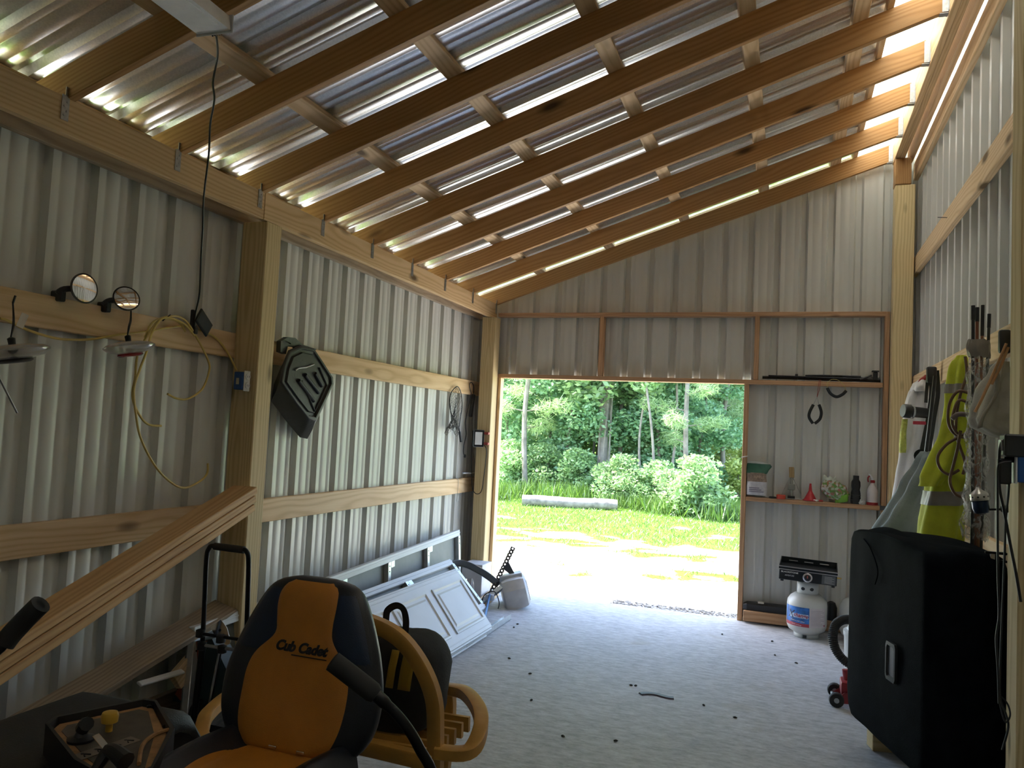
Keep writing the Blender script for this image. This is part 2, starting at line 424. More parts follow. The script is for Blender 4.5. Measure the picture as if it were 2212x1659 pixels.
# strip of sheet between the door jamb and the full sheets
fx = 1.264-PB*7-.5*PB
while fx < DX1-.02: fx += 4*PB
if fx > DX1+.06: 
    n = int((fx-DX1-.02)/PB)
    for k in range(n): panel('metal_panel', pl, 1, PB, 0.0, DZ+.045, STEEL, wb, fx-(k+.5)*PB)
    rest = fx-n*PB-(DX1+.02)
    MB().add([pl(DX1+.012, .001, 0), pl(fx-n*PB, .001, 0), pl(fx-n*PB, .001, DZ+.045), pl(DX1+.012, .001, DZ+.045)], [(0, 1, 2, 3)]).build('metal_panel', STEEL, wb)
MB().add([pl(-.25, .001, 0), pl(.05, .001, 0), pl(.05, .001, DZ+.045), pl(-.25, .001, DZ+.045)], [(0, 1, 2, 3)]).build('metal_panel', STEEL, wb)
def flat(name, x0, x1, z0, z1, m=W_FRAME, y0=.0, y1=.0885):
    """frame timber, its wide face across the wall"""
    if x1-x0 > z1-z0: return board(name, (x0, (y0+y1)/2, (z0+z1)/2), (x1, (y0+y1)/2, (z0+z1)/2), y1-y0, z1-z0, (0, 0, 1), m, wb)
    return board(name, ((x0+x1)/2, (y0+y1)/2, z0), ((x0+x1)/2, (y0+y1)/2, z1), y1-y0, x1-x0, (1, 0, 0), m, wb)
flat('top_rail', .02, 3.47, 2.637, 2.675)
flat('door_header', .03, 3.455, DZ, DZ+.038)
flat('stud', 1.037, 1.077, DZ+.039, 2.636); flat('stud', 2.425, 2.464, DZ+.039, 2.636); flat('stud', 3.462, 3.50, 1.064, 2.674)
flat('door_jamb', .052, DX0, 0, DZ-.001, W_PINE); flat('door_jamb', DX1, 2.392, 0, DZ-.001)
board('jamb_board', (.030, .03, 0), (.030, .03, DZ-.001), .10, .038, (1, 0, 0), W_FRAME, wb)
flat('ledge_shelf', 2.393, 3.452, 1.025, 1.063); flat('stud', 3.462, 3.50, 0.04, 1.024)
flat('bottom_plate', 2.393, 3.50, 0.0, .038, W_GREY)

# roof -----------------------------------------------------------------------
ce = struct('ceiling', (1.75, -4.8, 3.4), 'underside of a single-pitch roof: rafters, purlins and bare galvanised sheets')
k = 0; RAFT = []
while -.61*k > YB:
    yk = -.61*k+.014
    x0, x1 = (-.45, 3.493)
    p0 = Vector((x0, yk, 2.757+.074+SLOPE*x0)); p1 = Vector((x1, yk, 2.757+.074+SLOPE*x1))
    r = board('rafter', p0, p1, .140, .038, (0, 1, 0), W_RAFT, ce); RAFT.append(r)
    # strap at the eave beam and hanger at the ridge beam
    if -.61*k > -6.2:
        b = MB(); b.bb((.0005, yk-.044, 2.665), (.003, yk-.010, 2.765)); b.bb((.0005, yk-.030, 2.765), (.003, yk-.0195, 2.80))
        for q in range(4): b.disc((.004, yk-.033+.012*(q % 2), 2.685+.018*q), (1, 0, 0), .004, .003, 6)
        b.build('rafter_tie', GALV_S, r)
        zb = 2.757+SLOPE*3.49
        b = MB()
        for sg in (-1, 1):
            b.bb((3.462, yk+sg*.021-.001, zb-.006), (3.4935, yk+sg*.021+.001, zb+.13))
            b.bb((3.4915, yk+sg*.022, zb-.006) if sg > 0 else (3.4915, yk-.042, zb-.006), (3.4945, yk+.042, zb+.12) if sg > 0 else (3.4945, yk-.022, zb+.12))
        b.bb((3.45, yk-.021, zb-.014), (3.4935, yk+.021, zb-.011))
        b.build('rafter_hanger', GALV_S, r)
    k += 1
for x in (-.25, .44, 1.107, 1.787, 2.47, 3.05):
    c = roofpt(x, 0, .0195)
    board('purlin', (c.x, YB, c.z), (c.x, .06, c.z), .089, .038, RN, W_PINE, ce)
c = roofpt(3.205, 0, .0195); board('purlin', (c.x, YB, c.z), (c.x, .06, c.z), .038, .038, RN, W_PINE, ce)
def rp(x0, x1):
    return lambda u, d, h: roofpt(lerp(x0, x1, h), u, .0392+d)
y = .45; i = 0
while y > YB:
    y0 = y-4*.2286
    panel('roof_sheet', rp(-.62, 3.235), 4, .2286, 0, 1, GALV, ce, y0+.1143)
    panel('skylight_sheet', lambda u, d, h: roofpt(lerp(3.2, 4.05, h), u, .0405+d), 4, .2286, 0, 1, SKYL, ce, y0+.1143)
    y = y0; i += 1
# rear wall behind the photographer, open bay in it
wf = struct('wall_front', (1.75, YB, 0))
u = -.2; 
while u < 3.70:
    hi = lambda q: 2.87+SLOPE*q
    if True: panel('metal_panel', lambda u, d, h: Vector((u, YB-d, h)), 4, .2286, 0, hi, STEEL, wf, u+.1143)
    else: panel('metal_panel', lambda u, d, h: Vector((u, YB-d, h)), 4, .2286, 2.5, hi, STEEL, wf, u+.1143)
    u += 4*.2286
# ---------------------------------------------------------------- outdoors
rng = np.random.default_rng(5)
def terr(x, y): return -.035 + (max(0, y-9.5)*.045 if y > 9.5 else 0) + .012*noise.noise(Vector((x*.6, y*.6, 0)))*min(1, max(0, y-.6))
def grassy(x, y):
    n = .9*noise.fractal(Vector((x*.75, y*1.25, 3.1)), .8, 2.0, 5) + .55*noise.noise(Vector((x*2.6, y*4.2, 7)))
    d = (y-4.0)/4.0
    if y < 0: d = .1
    if y > 7.2 and abs(x-2.9-(y-9)*.16) < .55: d -= 1.5*min(1, (y-7.2)/2)      # the sandy trail into the woods
    return max(0.0, min(1.0, .5+1.5*(n*.9+d*.85)))
xs = sorted(set([round(-60+4*i, 3) for i in range(31)]+[round(-8+.11*i, 3) for i in range(140)]))
ys = sorted(set([round(-40+4*i, 3) for i in range(24)]+[round(.08+.11*i, 3) for i in range(135)]))
gv = [(x, y, terr(x, y)) for y in ys for x in xs]; nx = len(xs)
gf = [(j*nx+i, j*nx+i+1, (j+1)*nx+i+1, (j+1)*nx+i) for j in range(len(ys)-1) for i in range(nx-1)]
gm = bpy.data.meshes.new('ground'); gm.from_pydata(gv, [], gf); gm.shade_smooth()
ga = gm.attributes.new('grass', 'FLOAT', 'POINT'); ga.data.foreach_set('value', [grassy(v[0], v[1]) for v in gv])
m, nt, b = _new('sandy_ground'); a = N(nt, 'ShaderNodeAttribute', attribute_name='grass'); co = objco(nt, (1, 1, 1), False)
sand = ramp(nt, noi(nt, co, 14, 6, .7), ((.3, (.46, .43, .38)), (.7, (.62, .59, .54))))
grs = ramp(nt, noi(nt, co, 22, 5, .7), ((.3, (.055, .115, .012)), (.7, (.12, .20, .03))))
ad = N(nt, 'ShaderNodeMath', operation='MULTIPLY_ADD'); nt.links.new(noi(nt, co, 30, 3), ad.inputs[0]); ad.inputs[1].default_value = .9; 
sb = N(nt, 'ShaderNodeMath', operation='SUBTRACT'); nt.links.new(a.outputs['Fac'], sb.inputs[0]); sb.inputs[1].default_value = .45
nt.links.new(sb.outputs[0], ad.inputs[2])
fa = ramp(nt, ad.outputs[0], ((.35, (0, 0, 0)), (.6, (1, 1, 1)))); s2 = N(nt, 'ShaderNodeSeparateColor'); nt.links.new(fa, s2.inputs[0])
nt.links.new(mixc(nt, s2.outputs[0], sand, grs), b.inputs['Base Color']); b.inputs['Roughness'].default_value = .95; b.inputs['Specular IOR Level'].default_value = .1
bump(nt, noi(nt, co, 40, 5), b, .5, .02)
go = bpy.data.objects.new('ground', gm); COL.objects.link(go); gm.materials.append(m); go['kind'] = 'structure'; go['label'] = 'bright sandy yard with grass growing in patches towards the woods'
def leafmat(name, lo, hi, tr=.35):
    if name in MATS: return MATS[name]
    m, nt, b = _new(name); nt.nodes.remove(b); out = nt.nodes['Material Output']
    gi = N(nt, 'ShaderNodeNewGeometry'); oi = N(nt, 'ShaderNodeObjectInfo')
    c = ramp(nt, gi.outputs['Random Per Island'], ((0, lo), (1, hi)))
    hv = N(nt, 'ShaderNodeHueSaturation'); mr = N(nt, 'ShaderNodeMapRange'); mr.inputs[3].default_value = .8; mr.inputs[4].default_value = 1.25
    nt.links.new(oi.outputs['Random'], mr.inputs[0]); nt.links.new(mr.outputs[0], hv.inputs['Value']); nt.links.new(c, hv.inputs['Color'])
    d = N(nt, 'ShaderNodeBsdfDiffuse'); t = N(nt, 'ShaderNodeBsdfTranslucent'); x = N(nt, 'ShaderNodeMixShader'); x.inputs[0].default_value = tr
    nt.links.new(hv.outputs[0], d.inputs[0]); nt.links.new(hv.outputs[0], t.inputs[0])
    g = N(nt, 'ShaderNodeBsdfGlossy'); g.inputs['Roughness'].default_value = .45; x2 = N(nt, 'ShaderNodeMixShader'); x2.inputs[0].default_value = .06
    nt.links.new(d.outputs[0], x.inputs[1]); nt.links.new(t.outputs[0], x.inputs[2])
    nt.links.new(x.outputs[0], x2.inputs[1]); nt.links.new(g.outputs[0], x2.inputs[2]); nt.links.new(x2.outputs[0], out.inputs[0])
    MATS[name] = m; return m
L_BROAD = leafmat('broad_leaves', (.17, .30, .11), (.37, .53, .23)); L_DARK = leafmat('dark_leaves', (.14, .29, .14), (.31, .48, .24))
L_PINE = leafmat('pine_needles', (.28, .43, .16), (.52, .66, .32), .35); L_YEL = leafmat('yellow_green_leaves', (.24, .32, .06), (.46, .50, .14))
L_GRASS = leafmat('grass_blades', (.06, .135, .015), (.15, .26, .045), .4)
BARK = pm('bark', (.20, .165, .13), .9, 0, .4, 7, .8, 30); BARKG = pm('pale_bark', (.23, .20, .165), .9, 0, .35, 6, .6, 30)
def quads(P, A, B):
    """leaf rhombs: centres P, half axes A, B"""
    n = len(P); v = np.empty((n, 4, 3)); v[:, 0] = P-A; v[:, 1] = P-B; v[:, 2] = P+A; v[:, 3] = P+B
    me = bpy.data.meshes.new('foliage'); me.vertices.add(4*n); me.vertices.foreach_set('co', v.reshape(-1))
    me.loops.add(4*n); me.loops.foreach_set('vertex_index', np.arange(4*n, dtype=np.int32)); me.polygons.add(n)
    me.polygons.foreach_set('loop_start', np.arange(0, 4*n, 4, dtype=np.int32)); me.update(calc_edges=True); return me
def unit(n):
    a = rng.normal(size=(n, 3)); return a/np.linalg.norm(a, axis=1, keepdims=True)
def leaves(blobs, n, size, aspect=.5, flat=.5):
    w = np.array([b[3]*b[4]*b[5] for b in blobs])**.66; idx = rng.choice(len(blobs), n, p=w/w.sum()); B = np.array(blobs)[idx]
    d = unit(n)*(rng.random((n, 1))**.28); P = B[:, :3]+d*B[:, 3:6]
    a = unit(n); a[:, 2] *= flat; a /= np.linalg.norm(a, axis=1, keepdims=True); c = unit(n); c = np.cross(a, c); c /= np.linalg.norm(c, axis=1, keepdims=True)
    s = size*(.6+.8*rng.random((n, 1))); return quads(P, a*s, c*s*aspect)
def blobset(h0, h1, r, n, br):
    out = []
    for _ in range(n):
        t = rng.random(); rr = r*math.sqrt(rng.random())*(1-.45*abs(2*t-1)); an = rng.random()*2*PI
        q = br*(.6+.7*rng.random()); out.append((rr*math.cos(an), rr*math.sin(an), lerp(h0, h1, t), q, q, q*.7))
    return out
def trunk(h, r, wob=.1, m=BARK, seg=9):
    pts = spline([(wob*math.sin(1.7*i+h), wob*math.cos(2.3*i+h)*.6, h*i/5) for i in range(6)], 5)
    pts = [p-Vector((pts[0].x, pts[0].y, 0)) for p in pts]
    return MB().tube(pts, [lerp(r, r*.35, i/(len(pts)-1))*(1.25 if i == 0 else 1) for i in range(len(pts))], seg), pts
def tree_proto(kind):
    root = bpy.data.objects.new('x', None); COL.objects.link(root)
    def fol(me, m):
        me.materials.append(m); o = bpy.data.objects.new('foliage', me); COL.objects.link(o); o.parent = root
    def trk(mb, m):
        me, o0 = mb.mesh('trunk', 40, Vector((0, 0, 0))); me.materials.append(m); o = bpy.data.objects.new('trunk', me); COL.objects.link(o); o.parent = root
    if kind == 'broad':
        t, p = trunk(7.5, .10, .12, BARK)
        for i in range(7):
            q = p[6+2*i]; a = i*2.4; t.tube(spline([q, q+V(math.cos(a)*.5, math.sin(a)*.5, .35), q+V(math.cos(a)*1.1, math.sin(a)*1.1, .6)], 4), [.035, .012], 6)
        trk(t, BARK); fol(leaves(blobset(.9, 8, 1.7, 46, .55), 9000, .085), L_BROAD)
    if kind == 'dense':
        t, p = trunk(6, .07, .1, BARK); trk(t, BARK); fol(leaves(blobset(.25, 6.4, 1.5, 46, .55), 10000, .075), L_DARK)
    if kind == 'pine':
        t, p = trunk(10, .072, .10, BARKG)
        bl = []
        for i in range(26):
            z = 1.7+i*.32; a = i*2.4; L = 1.0*(1-.4*i/26); q = p[min(len(p)-1, int(z/10*25))]
            e = q+V(math.cos(a)*L, math.sin(a)*L, .15); t.tube([q, e], [.018, .007], 5)
            for k in range(3):
                w_ = lerp(q, e, .5+.28*k); bl.append((w_.x, w_.y, w_.z, .26, .26, .2))
        trk(t, BARKG); fol(leaves(bl, 9000, .12, .07, .8), L_PINE)
    if kind == 'thin':
        t, p = trunk(9, .04, .16, BARKG); bl = blobset(2.4, 9, .9, 26, .4)
        trk(t, BARKG); fol(leaves(bl, 3800, .08), L_PINE if False else L_BROAD)
    if kind == 'bigtrunk':
        t, p = trunk(10, .14, .10, BARKG)
        for i in range(6): 
            a = i*1.05; t.tube(spline([(.15*math.cos(a+.25*k), .15*math.sin(a+.25*k), .8*k) for k in range(6)], 3), .018, 5)
        trk(t, BARKG); fol(leaves(blobset(2.6, 10, 2.0, 40, .6), 6000, .09), L_BROAD)
    if kind == 'shrub':
        t, p = trunk(.9, .03, .05, BARK, 6); trk(t, BARK); fol(leaves(blobset(.15, 1.25, .75, 26, .32), 4200, .055), L_BROAD)
    if kind == 'yellow':
        t, p = trunk(.8, .03, .05, BARK, 6); trk(t, BARK); fol(leaves(blobset(.15, 1.1, .7, 22, .3), 3200, .06), L_YEL)
    if kind == 'weed':
        n = 260; P = np.stack([rng.normal(0, .22, n), rng.normal(0, .22, n), np.zeros(n)], 1); h = .16+.30*rng.random(n)
        A = np.stack([rng.normal(0, .10, n), rng.normal(0, .10, n), h], 1)*.5; B = unit(n)*.014; B[:, 2] = 0
        me = quads(P+A, A, B); me.materials.append(L_GRASS); o = bpy.data.objects.new('blades', me); COL.objects.link(o); o.parent = root
    return root
PROTO = {}
def plant(kind, name, px, Y, sc, rot, label, cat, group=None, lean=0):
    x = at(px, 950, Y=Y).x
    if kind not in PROTO: PROTO[kind] = tree_proto(kind); o = PROTO[kind]
    else: o = copy_tree(PROTO[kind])
    o.name = name; o.location = (x, Y, terr(x, Y)-.02); o.rotation_euler = (0, lean, rot); o.scale = (sc, sc, sc)
    return tag(o, label, cat, group)
NTH = ['leftmost', 'second', 'third', 'fourth', 'fifth', 'sixth', 'seventh', 'eighth', 'ninth', 'tenth', 'eleventh', 'twelfth']
plant('bigtrunk', 'tree', 1306, 12.2, 1, .3, 'thick vine-wrapped tree trunk in the middle of the woods edge', 'tree')
plant('pine', 'pine_tree', 1140, 11.2, 1, 1.3, 'pale-trunked pine tree behind the left end of the log', 'tree')
plant('pine', 'pine_tree', 1488, 11.4, .9, 2.1, 'slim pine with straight pale trunk right of the leaning saplings', 'tree')
plant('pine', 'pine_tree', 1566, 14.5, .95, .4, 'feathery pine overhanging the sandy trail', 'tree')
plant('thin', 'sapling', 1392, 11.6, .8, .4, 'leftmost of the thin saplings right of the thick trunk', 'tree', None, .05)
plant('thin', 'sapling', 1420, 11.0, .85, 2.4, 'thin sapling leaning right, in front of the woods', 'tree', None, .16)
plant('thin', 'sapling', 1446, 12.2, .9, 4.4, 'tall thin sapling nearest to the straight slim pine', 'tree', None, .04)
plant('thin', 'sapling', 1278, 13.5, 1, 5.0, 'thin sapling just left of the thick vine-wrapped trunk', 'tree')
fr = [(1090, 13.0, .9), (1180, 13.4, 1.0), (1235, 12.6, .8), (1345, 13.2, .9), (1415, 13.0, .75), (1470, 13.6, .85), (1520, 14.0, .7)]
for i, (px, Y, sc) in enumerate(fr):
    plant('dense', 'broadleaf_tree', px, Y, sc, i*1.7, NTH[i]+(' from the left' if i else '')+' of the dark leafy trees in the front row of the woods', 'tree', 'leafy trees in the front row')
bk = [(1010, 16), (1100, 17), (1170, 15.4), (1225, 17), (1290, 16), (1350, 17), (1405, 15.6), (1460, 17), (1515, 18), (1590, 19), (1660, 19), (1640, 24), (1560, 26), (1480, 23), (1390, 23), (1300, 24), (1200, 23), (1100, 24), (1040, 21), (1130, 29), (1240, 30), (1350, 29), (1440, 30), (1530, 31), (1620, 30), (1690, 27)]
for i, (px, Y) in enumerate(bk):
    row = [q[0] for q in bk if (q[1] < 20, q[1] < 26.5) == (Y < 20, Y < 26.5)]; rk = sorted(row).index(px)
    plant('broad', 'woodland_tree', px, Y, 1.0+.3*(Y > 20)+.3*(Y > 26), i*2.1, NTH[rk]+(' from the left' if rk else '')+' of the tall leafy trees in the '+('second' if Y < 20 else 'third' if Y < 26.5 else 'farthest')+' row of the woods', 'tree', 'trees deep in the woods')
sh = [(1100, 11.6, .9), (1185, 12.0, .85), (1255, 11.8, .8), (1340, 10.6, .8), (1375, 10.2, .6), (1430, 10.4, .75), (1470, 9.9, .65), (1512, 9.3, .9)]
for i, (px, Y, sc) in enumerate(sh):
    plant('shrub', 'shrub', px, Y, sc, i*1.3, NTH[i]+(' from the left' if i else '')+' of the green shrubs along the foot of the woods', 'shrub', 'shrubs at the foot of the woods')
ye = [(1572, 15.5, .8), (1600, 13.6, .8), (1548, 17, 1.0), (1590, 18, 1.2)]
yl = ['yellow-green bush beside the sandy trail, middle one', 'yellow-green bush on the right edge of the sandy trail nearest the yard', 'yellow-green bush on the left of the sandy trail', 'farthest yellow-green bush where the sandy trail ends']
for (px, Y, sc), l in zip(ye, yl): plant('yellow', 'bush', px, Y, sc, px, l, 'bush')
we = [(1085, 9.6), (1105, 10.2), (1150, 10.6), (1178, 10.3), (1205, 10.8), (1260, 10.7), (1350, 9.9), (1400, 9.7), (1440, 9.3), (1540, 8.9), (1590, 9.2), (1070, 10.8)]
for i, (px, Y) in enumerate(we):
    plant('weed', 'weed_clump', px, Y, .8+.4*random.random(), i, NTH[sorted(q[0] for q in we).index(px)]+(' from the left' if px != 1070 else '')+' of the grassy weed clumps along the edge of the woods', 'weeds', 'tall weeds along the woods')
for k in ('shrub',):
    pass
# the log
l0, l1 = at(1128, 1083, Y=8.75), at(1333, 1086, Y=9.35)
lg = thing('log', 'big weathered tree log lying in the grass before the woods', 'log', ((l0.x+l1.x)/2, 9.05, 0))
z = terr(0, 9)+.105
pts = [Vector((lerp(l0.x, l1.x, t), lerp(8.75, 9.35, t), z+.008*math.sin(9*t))) for t in [i/14 for i in range(15)]]
F = frames(pts); rings = []
for i, (p, (a, c)) in enumerate(zip(pts, F)):
    rings.append([p+(a*math.cos(2*PI*k/14)+c*math.sin(2*PI*k/14))*(.115*(1+.10*noise.noise(Vector((i*.7, math.cos(2*PI*k/14)*1.5, math.sin(2*PI*k/14)*1.5))))) for k in range(14)])
MB().loft(rings).build('log_body', pm('log_bark', (.24, .21, .195), .9, 0, .4, 9, .9, 25), lg)
for e, d in ((pts[0], -1), (pts[-1], 1)): MB().disc(e+(pts[-1]-pts[0]).normalized()*d*.003, pts[-1]-pts[0], .098, .006, 14).build('cut_end', pm('cut_wood', (.50, .42, .32), .85), lg)
# grass
P = []; n = 0
while n < 30000:
    Y = .6+9.6*rng.random()**.8; X = rng.uniform(-5.5, 4.5)
    if rng.random() < grassy(X, Y)-.25: P.append((X, Y, terr(X, Y))); n += 1
P = np.array(P); n = len(P); h = .02+.055*rng.random(n); A = np.stack([rng.normal(0, .02, n), rng.normal(0, .02, n), h*.5], 1); B = unit(n)*.007; B[:, 2] = 0
me = quads(P+A*.9, A, B); me.materials.append(L_GRASS); o = bpy.data.objects.new('grass', me); COL.objects.link(o); o['kind'] = 'stuff'; o['label'] = 'sparse green grass growing over the sandy yard'; o['category'] = 'grass'
# gravel by the slab
P = np.stack([rng.uniform(1.2, 2.6, 900), .1+.28*rng.random(900)**1.5, np.zeros(900)], 1); gb = MB()
for p in P:
    s = .006+.012*rng.random(); gb.box((p[0], p[1], -.03), (s*1.6, s*1.2, s), Matrix.Identity(4))
o = gb.build('gravel', pm('gravel', (.38, .37, .36), .9, 0, .4, 40)); o['kind'] = 'stuff'; o['label'] = 'loose grey gravel along the slab edge at the door'; o['category'] = 'gravel'
# ---------------------------------------------------------------- riding mower
VINYL = pm('black_vinyl', (.012, .014, .020), .38, 0, .15, 30, .25, 350)
NAVY = pm('navy_vinyl', (.008, .018, .045), .33, 0, .15, 30, .25, 350)
AMBER = pm('amber_vinyl', (.50, .19, .022), .42, 0, .08, 14, .35, 320)
MBODY = pm('mower_black', (.016, .016, .014), .55, 0, .25, 40, .5, 220)
DUSTY = pm('dusty_tan', (.36, .19, .075), .65, 0, .3, 25); DECAL = pm('olive_decal', (.075, .06, .045), .5, 0, .3, 20)
MX = 1.285
mw = thing('riding_mower', 'zero-turn riding mower with orange and black seat and two black lap bars', 'mower', (MX, -5.5, 0))
def intp(tab, v):
    for (a, x), (b, y) in zip(tab, tab[1:]):
        if v <= b:
            t = (v-a)/(b-a); t = t*t*(3-2*t) if False else t; return lerp(x, y, t)
    return tab[-1][1]
def smooth_tab(tab, n=40):
    P = spline([(a, b, 0) for a, b in tab], 10); return [(p.x, p.y) for p in P]
SW = smooth_tab([(0, .21), (.08, .255), (.2, .282), (.38, .286), (.55, .265), (.7, .235), (.84, .20), (.93, .168), (.975, .13), (1, .07)])
ST = smooth_tab([(0, .045), (.1, .058), (.5, .06), (.85, .055), (.95, .042), (.985, .028), (1, .012)])
SZ0, SH = .505, .515
def sback(u, v, off=0, front=True):
    w_ = intp(SW, v); t = intp(ST, v); e = 2.7
    y = t*max(0, 1-abs(u)**e)**(1/e)
    yc = -4.985+.10*v+.02*(1-abs(u)**2)*(0 if not front else 1)*math.sin(PI*min(1, v*1.1))
    return Vector((MX+w_*u, yc-(y+off if front else -y), SZ0+SH*v))
sb = MB(); rings = []
for i in range(37):
    v = i/36; v = 1-(1-v)**1.25
    us = [math.sin(-PI/2+PI*k/20) for k in range(21)]
    rings.append([sback(u, v) for u in us]+[sback(u, v, 0, False) for u in us[::-1][1:-1]])
seatb = sb.loft(rings).build('seat_back', VINYL, mw, 60)
UL = smooth_tab([(0, -.66), (.12, -.67), (.3, -.66), (.46, -.66), (.55, -.60), (.66, -.42), (.75, -.46), (.85, -.55), (.95, -.62), (.985, -.62)])
UR = smooth_tab([(0, .62), (.12, .64), (.3, .66), (.46, .66), (.55, .60), (.66, .46), (.75, .47), (.85, .55), (.95, .64), (.985, .64)])
def ins(off, n0, n1):
    def fn(a, b):
        v = lerp(.0, .985, a); u = lerp(intp(UL, v), intp(UR, v), b); e = min(b, 1-b, a*2)
        return sback(u, v, off*min(1, e*18))
    return MB().grid(fn, n0, n1)
ins(.007, 44, 22).build('orange_insert', AMBER, seatb, 60)
for sg, tab in ((-1, UL), (1, UR)):
    def fn(a, b):
        v = lerp(.55, .93, a); c = intp(tab, v); u = lerp(c, sg*.93, b); e = min(a*1.5, 1-a, b, (1-b))
        return sback(u, v, .004*min(1, e*12)-.0005)
    MB().grid(fn, 18, 10).build('side_bolster', NAVY, seatb, 60)
# script lettering
o_ = sback(.02, .60, .0095); dx = (sback(.2, .60, .0095)-sback(-.2, .60, .0095)).normalized(); nz = dx.cross((sback(0, .64, .009)-sback(0, .56, .009)).normalized())
text('script_lettering', 'Cub Cadet', .043, frameM(o_, dx, nz), BLACK, seatb, .001, .32, .98, .0018)
lu = MB().bb((-.030, -.025, -.001), (.098, -.022, .001), frameM(o_, dx, nz)).build('lettering_underline', BLACK, seatb)
# seat cushion
def cus(u, v, off=0):
    w_ = .255*(1-.10*v)*(1-.25*max(0, v-.85)/.15); side = max(0, abs(u)-.55)/.45
    z = .505+.045*math.sin(PI*min(1, side*1.0))*1.15+.018*math.sin(PI*v) - .07*max(0, (abs(u)-.9)/.1)**2 - .05*max(0, (v-.88)/.12)**2
    return Vector((MX+w_*u, -4.99-.50*v, z+off))
rings = []
for i in range(25):
    v = i/24; us = [-1+2*k/28 for k in range(29)]
    rings.append([cus(u, v) for u in us]+[Vector((cus(u, v).x*.97+MX*.03, cus(u, v).y, .41)) for u in us[::-1]])
cu_ = MB().loft(rings).build('seat_cushion', VINYL, mw, 60)
def fn(a, b):
    v = lerp(.03, .97, a); hw = .50+.10*math.sin(PI*v); u = lerp(-hw, hw, b); e = min(a, 1-a, b, 1-b); return cus(u, v, .006*min(1, e*14))
MB().grid(fn, 24, 20).build('orange_insert', AMBER, cu_, 60)
# hinge clips between back and cushion
for dx_ in (-.03, .07): MB().bb((MX+dx_-.014, -5.045, .522), (MX+dx_+.014, -5.03, .532), None, .002).build('seat_hinge', CHROME, mw)
# fenders, body, wheels
def fender(x0, x1, y0, y1):
    def fn(a, b):
        x = lerp(x0, x1, a); y = lerp(y0, y1, b); ex = min(a, 1-a)*(x1-x0); ey = (1-b)*(y1-y0)
        z = .50-.05*max(0, 1-ex/.05)**2-.10*max(0, 1-ey/.10)**2; return Vector((x, y, z))
    m_ = MB().grid(fn, 20, 26); return m_
fender(.28, .79, -6.15, -4.79).build('fender', MBODY, mw, 60, 0, .02)
fender(1.80, 2.20, -6.15, -5.06).build('fender', MBODY, mw, 60, 0, .02)
b = MB(); b.bb((.86, -6.3, .16), (1.72, -4.86, .40), None, .02); b.bb((.95, -5.5, .40), (1.62, -4.9, .44), None, .01); b.build('chassis', MBODY, mw)
b = MB(); b.bb((.55, -6.55, .14), (2.02, -6.0, .22), None, .03); b.build('mower_deck', pm('mower_yellow', (.55, .30, .02), .4), mw)
for x in (.50, 2.02):
    b = MB(); b.lathe([(.10, -.11), (.235, -.115), (.25, -.08), (.25, .08), (.235, .115), (.10, .11)], 28, frameM((x, -5.45, .25), (0, 0, 1), (1, 0, 0)))
    wh = b.build('rear_tyre', RUBBER, mw); MB().lathe([(.02, -.06), (.105, -.09), (.105, .09), (.02, .06)], 20, frameM((x, -5.45, .25), (0, 0, 1), (1, 0, 0))).build('wheel_rim', pm('rim_yellow', (.6, .35, .03), .4), wh)
for x in (.7, 1.87):
    b = MB(); b.lathe([(.03, -.05), (.125, -.06), (.13, 0), (.125, .06), (.03, .05)], 22, frameM((x, -6.8, .13), (0, 0, 1), (1, 0, 0))); b.tube([(x, -6.8, .13), (x, -6.8, .3), (x, -6.3, .3)], .02, 8); b.build('front_caster', RUBBER, mw)
# console on the operator's right
K = [at(98, 1562, Z=.60), at(118, 1547, Z=.60), at(312, 1508, Z=.60), at(338, 1512, Z=.60), at(378, 1572, Z=.60), at(330, 1659, Z=.60), at(250, 1690, Z=.60), at(160, 1640, Z=.60)]
cx = sum((p for p in K), Vector())/len(K)
def inset(P, d): return [p+(cx-p).normalized()*d for p in P]
b = MB(); I1 = inset(K, .014); I2 = [Vector((p.x, p.y, .575)) for p in inset(K, .016)]
b.loft([[Vector((p.x, p.y, .43)) for p in K], K, I1, I2], True, True); con = b.build('control_console', BLACK, mw, 30)
b = MB(); b.loft([[Vector((p.x, p.y, .5755)) for p in inset(K, .018)], [Vector((p.x, p.y, .581)) for p in inset(K, .024)]]); b.build('console_plate', DUSTY, con)
D2 = inset(K, .055); b = MB(); b.loft([[Vector((p.x, p.y, .5815)) for p in D2], [Vector((p.x, p.y, .5835)) for p in D2]]); b.build('control_decal', DECAL, con)
for q in ((110, 1577), (322, 1528), (356, 1570)): MB().lathe([(.008, 0), (.008, .005), (.003, .007)], 8, Matrix.Translation(at(q[0], q[1], Z=.582))).build('screw', BLACKM, con)
p = at(235, 1580, Z=.583); MB().lathe([(.010, 0), (.010, .022), (.023, .028), (.025, .046), (.021, .056), (.012, .059)], 18, Matrix.Translation(p)).build('yellow_knob', pm('yellow_knob', (.62, .36, .04), .4), mw)
p = at(175, 1600, Z=.583); b = MB(); b.lathe([(.036, 0), (.038, .008), (.02, .014), (.012, .03)], 18, Matrix.Translation(p)); b.tube([p+V(0, 0, .03), p+V(.012, -.0, .05), p+V(.03, -.012, .056)], .019, 10); b.build('choke_knob', BLACK, mw)
a0, a1 = at(207, 1588, Z=.63), at(240, 1628, Z=.64); board('key_blade', a0, a1, .018, .004, (0, -.3, 1), CHROME, mw, .001)
k0, k1 = at(232, 1620, Z=.64), at(272, 1645, Z=.63); b = MB(); b.tube(spline([k0, lerp(k0, k1, .4)+V(0, 0, .006), k1], 5), [.016, .022, .024], 10); b.tube([k0+V(0, 0, -.005), k0+V(-.01, -.03, -.05)], [.018, .012], 8); b.build('throttle_handle', BLACK, mw)
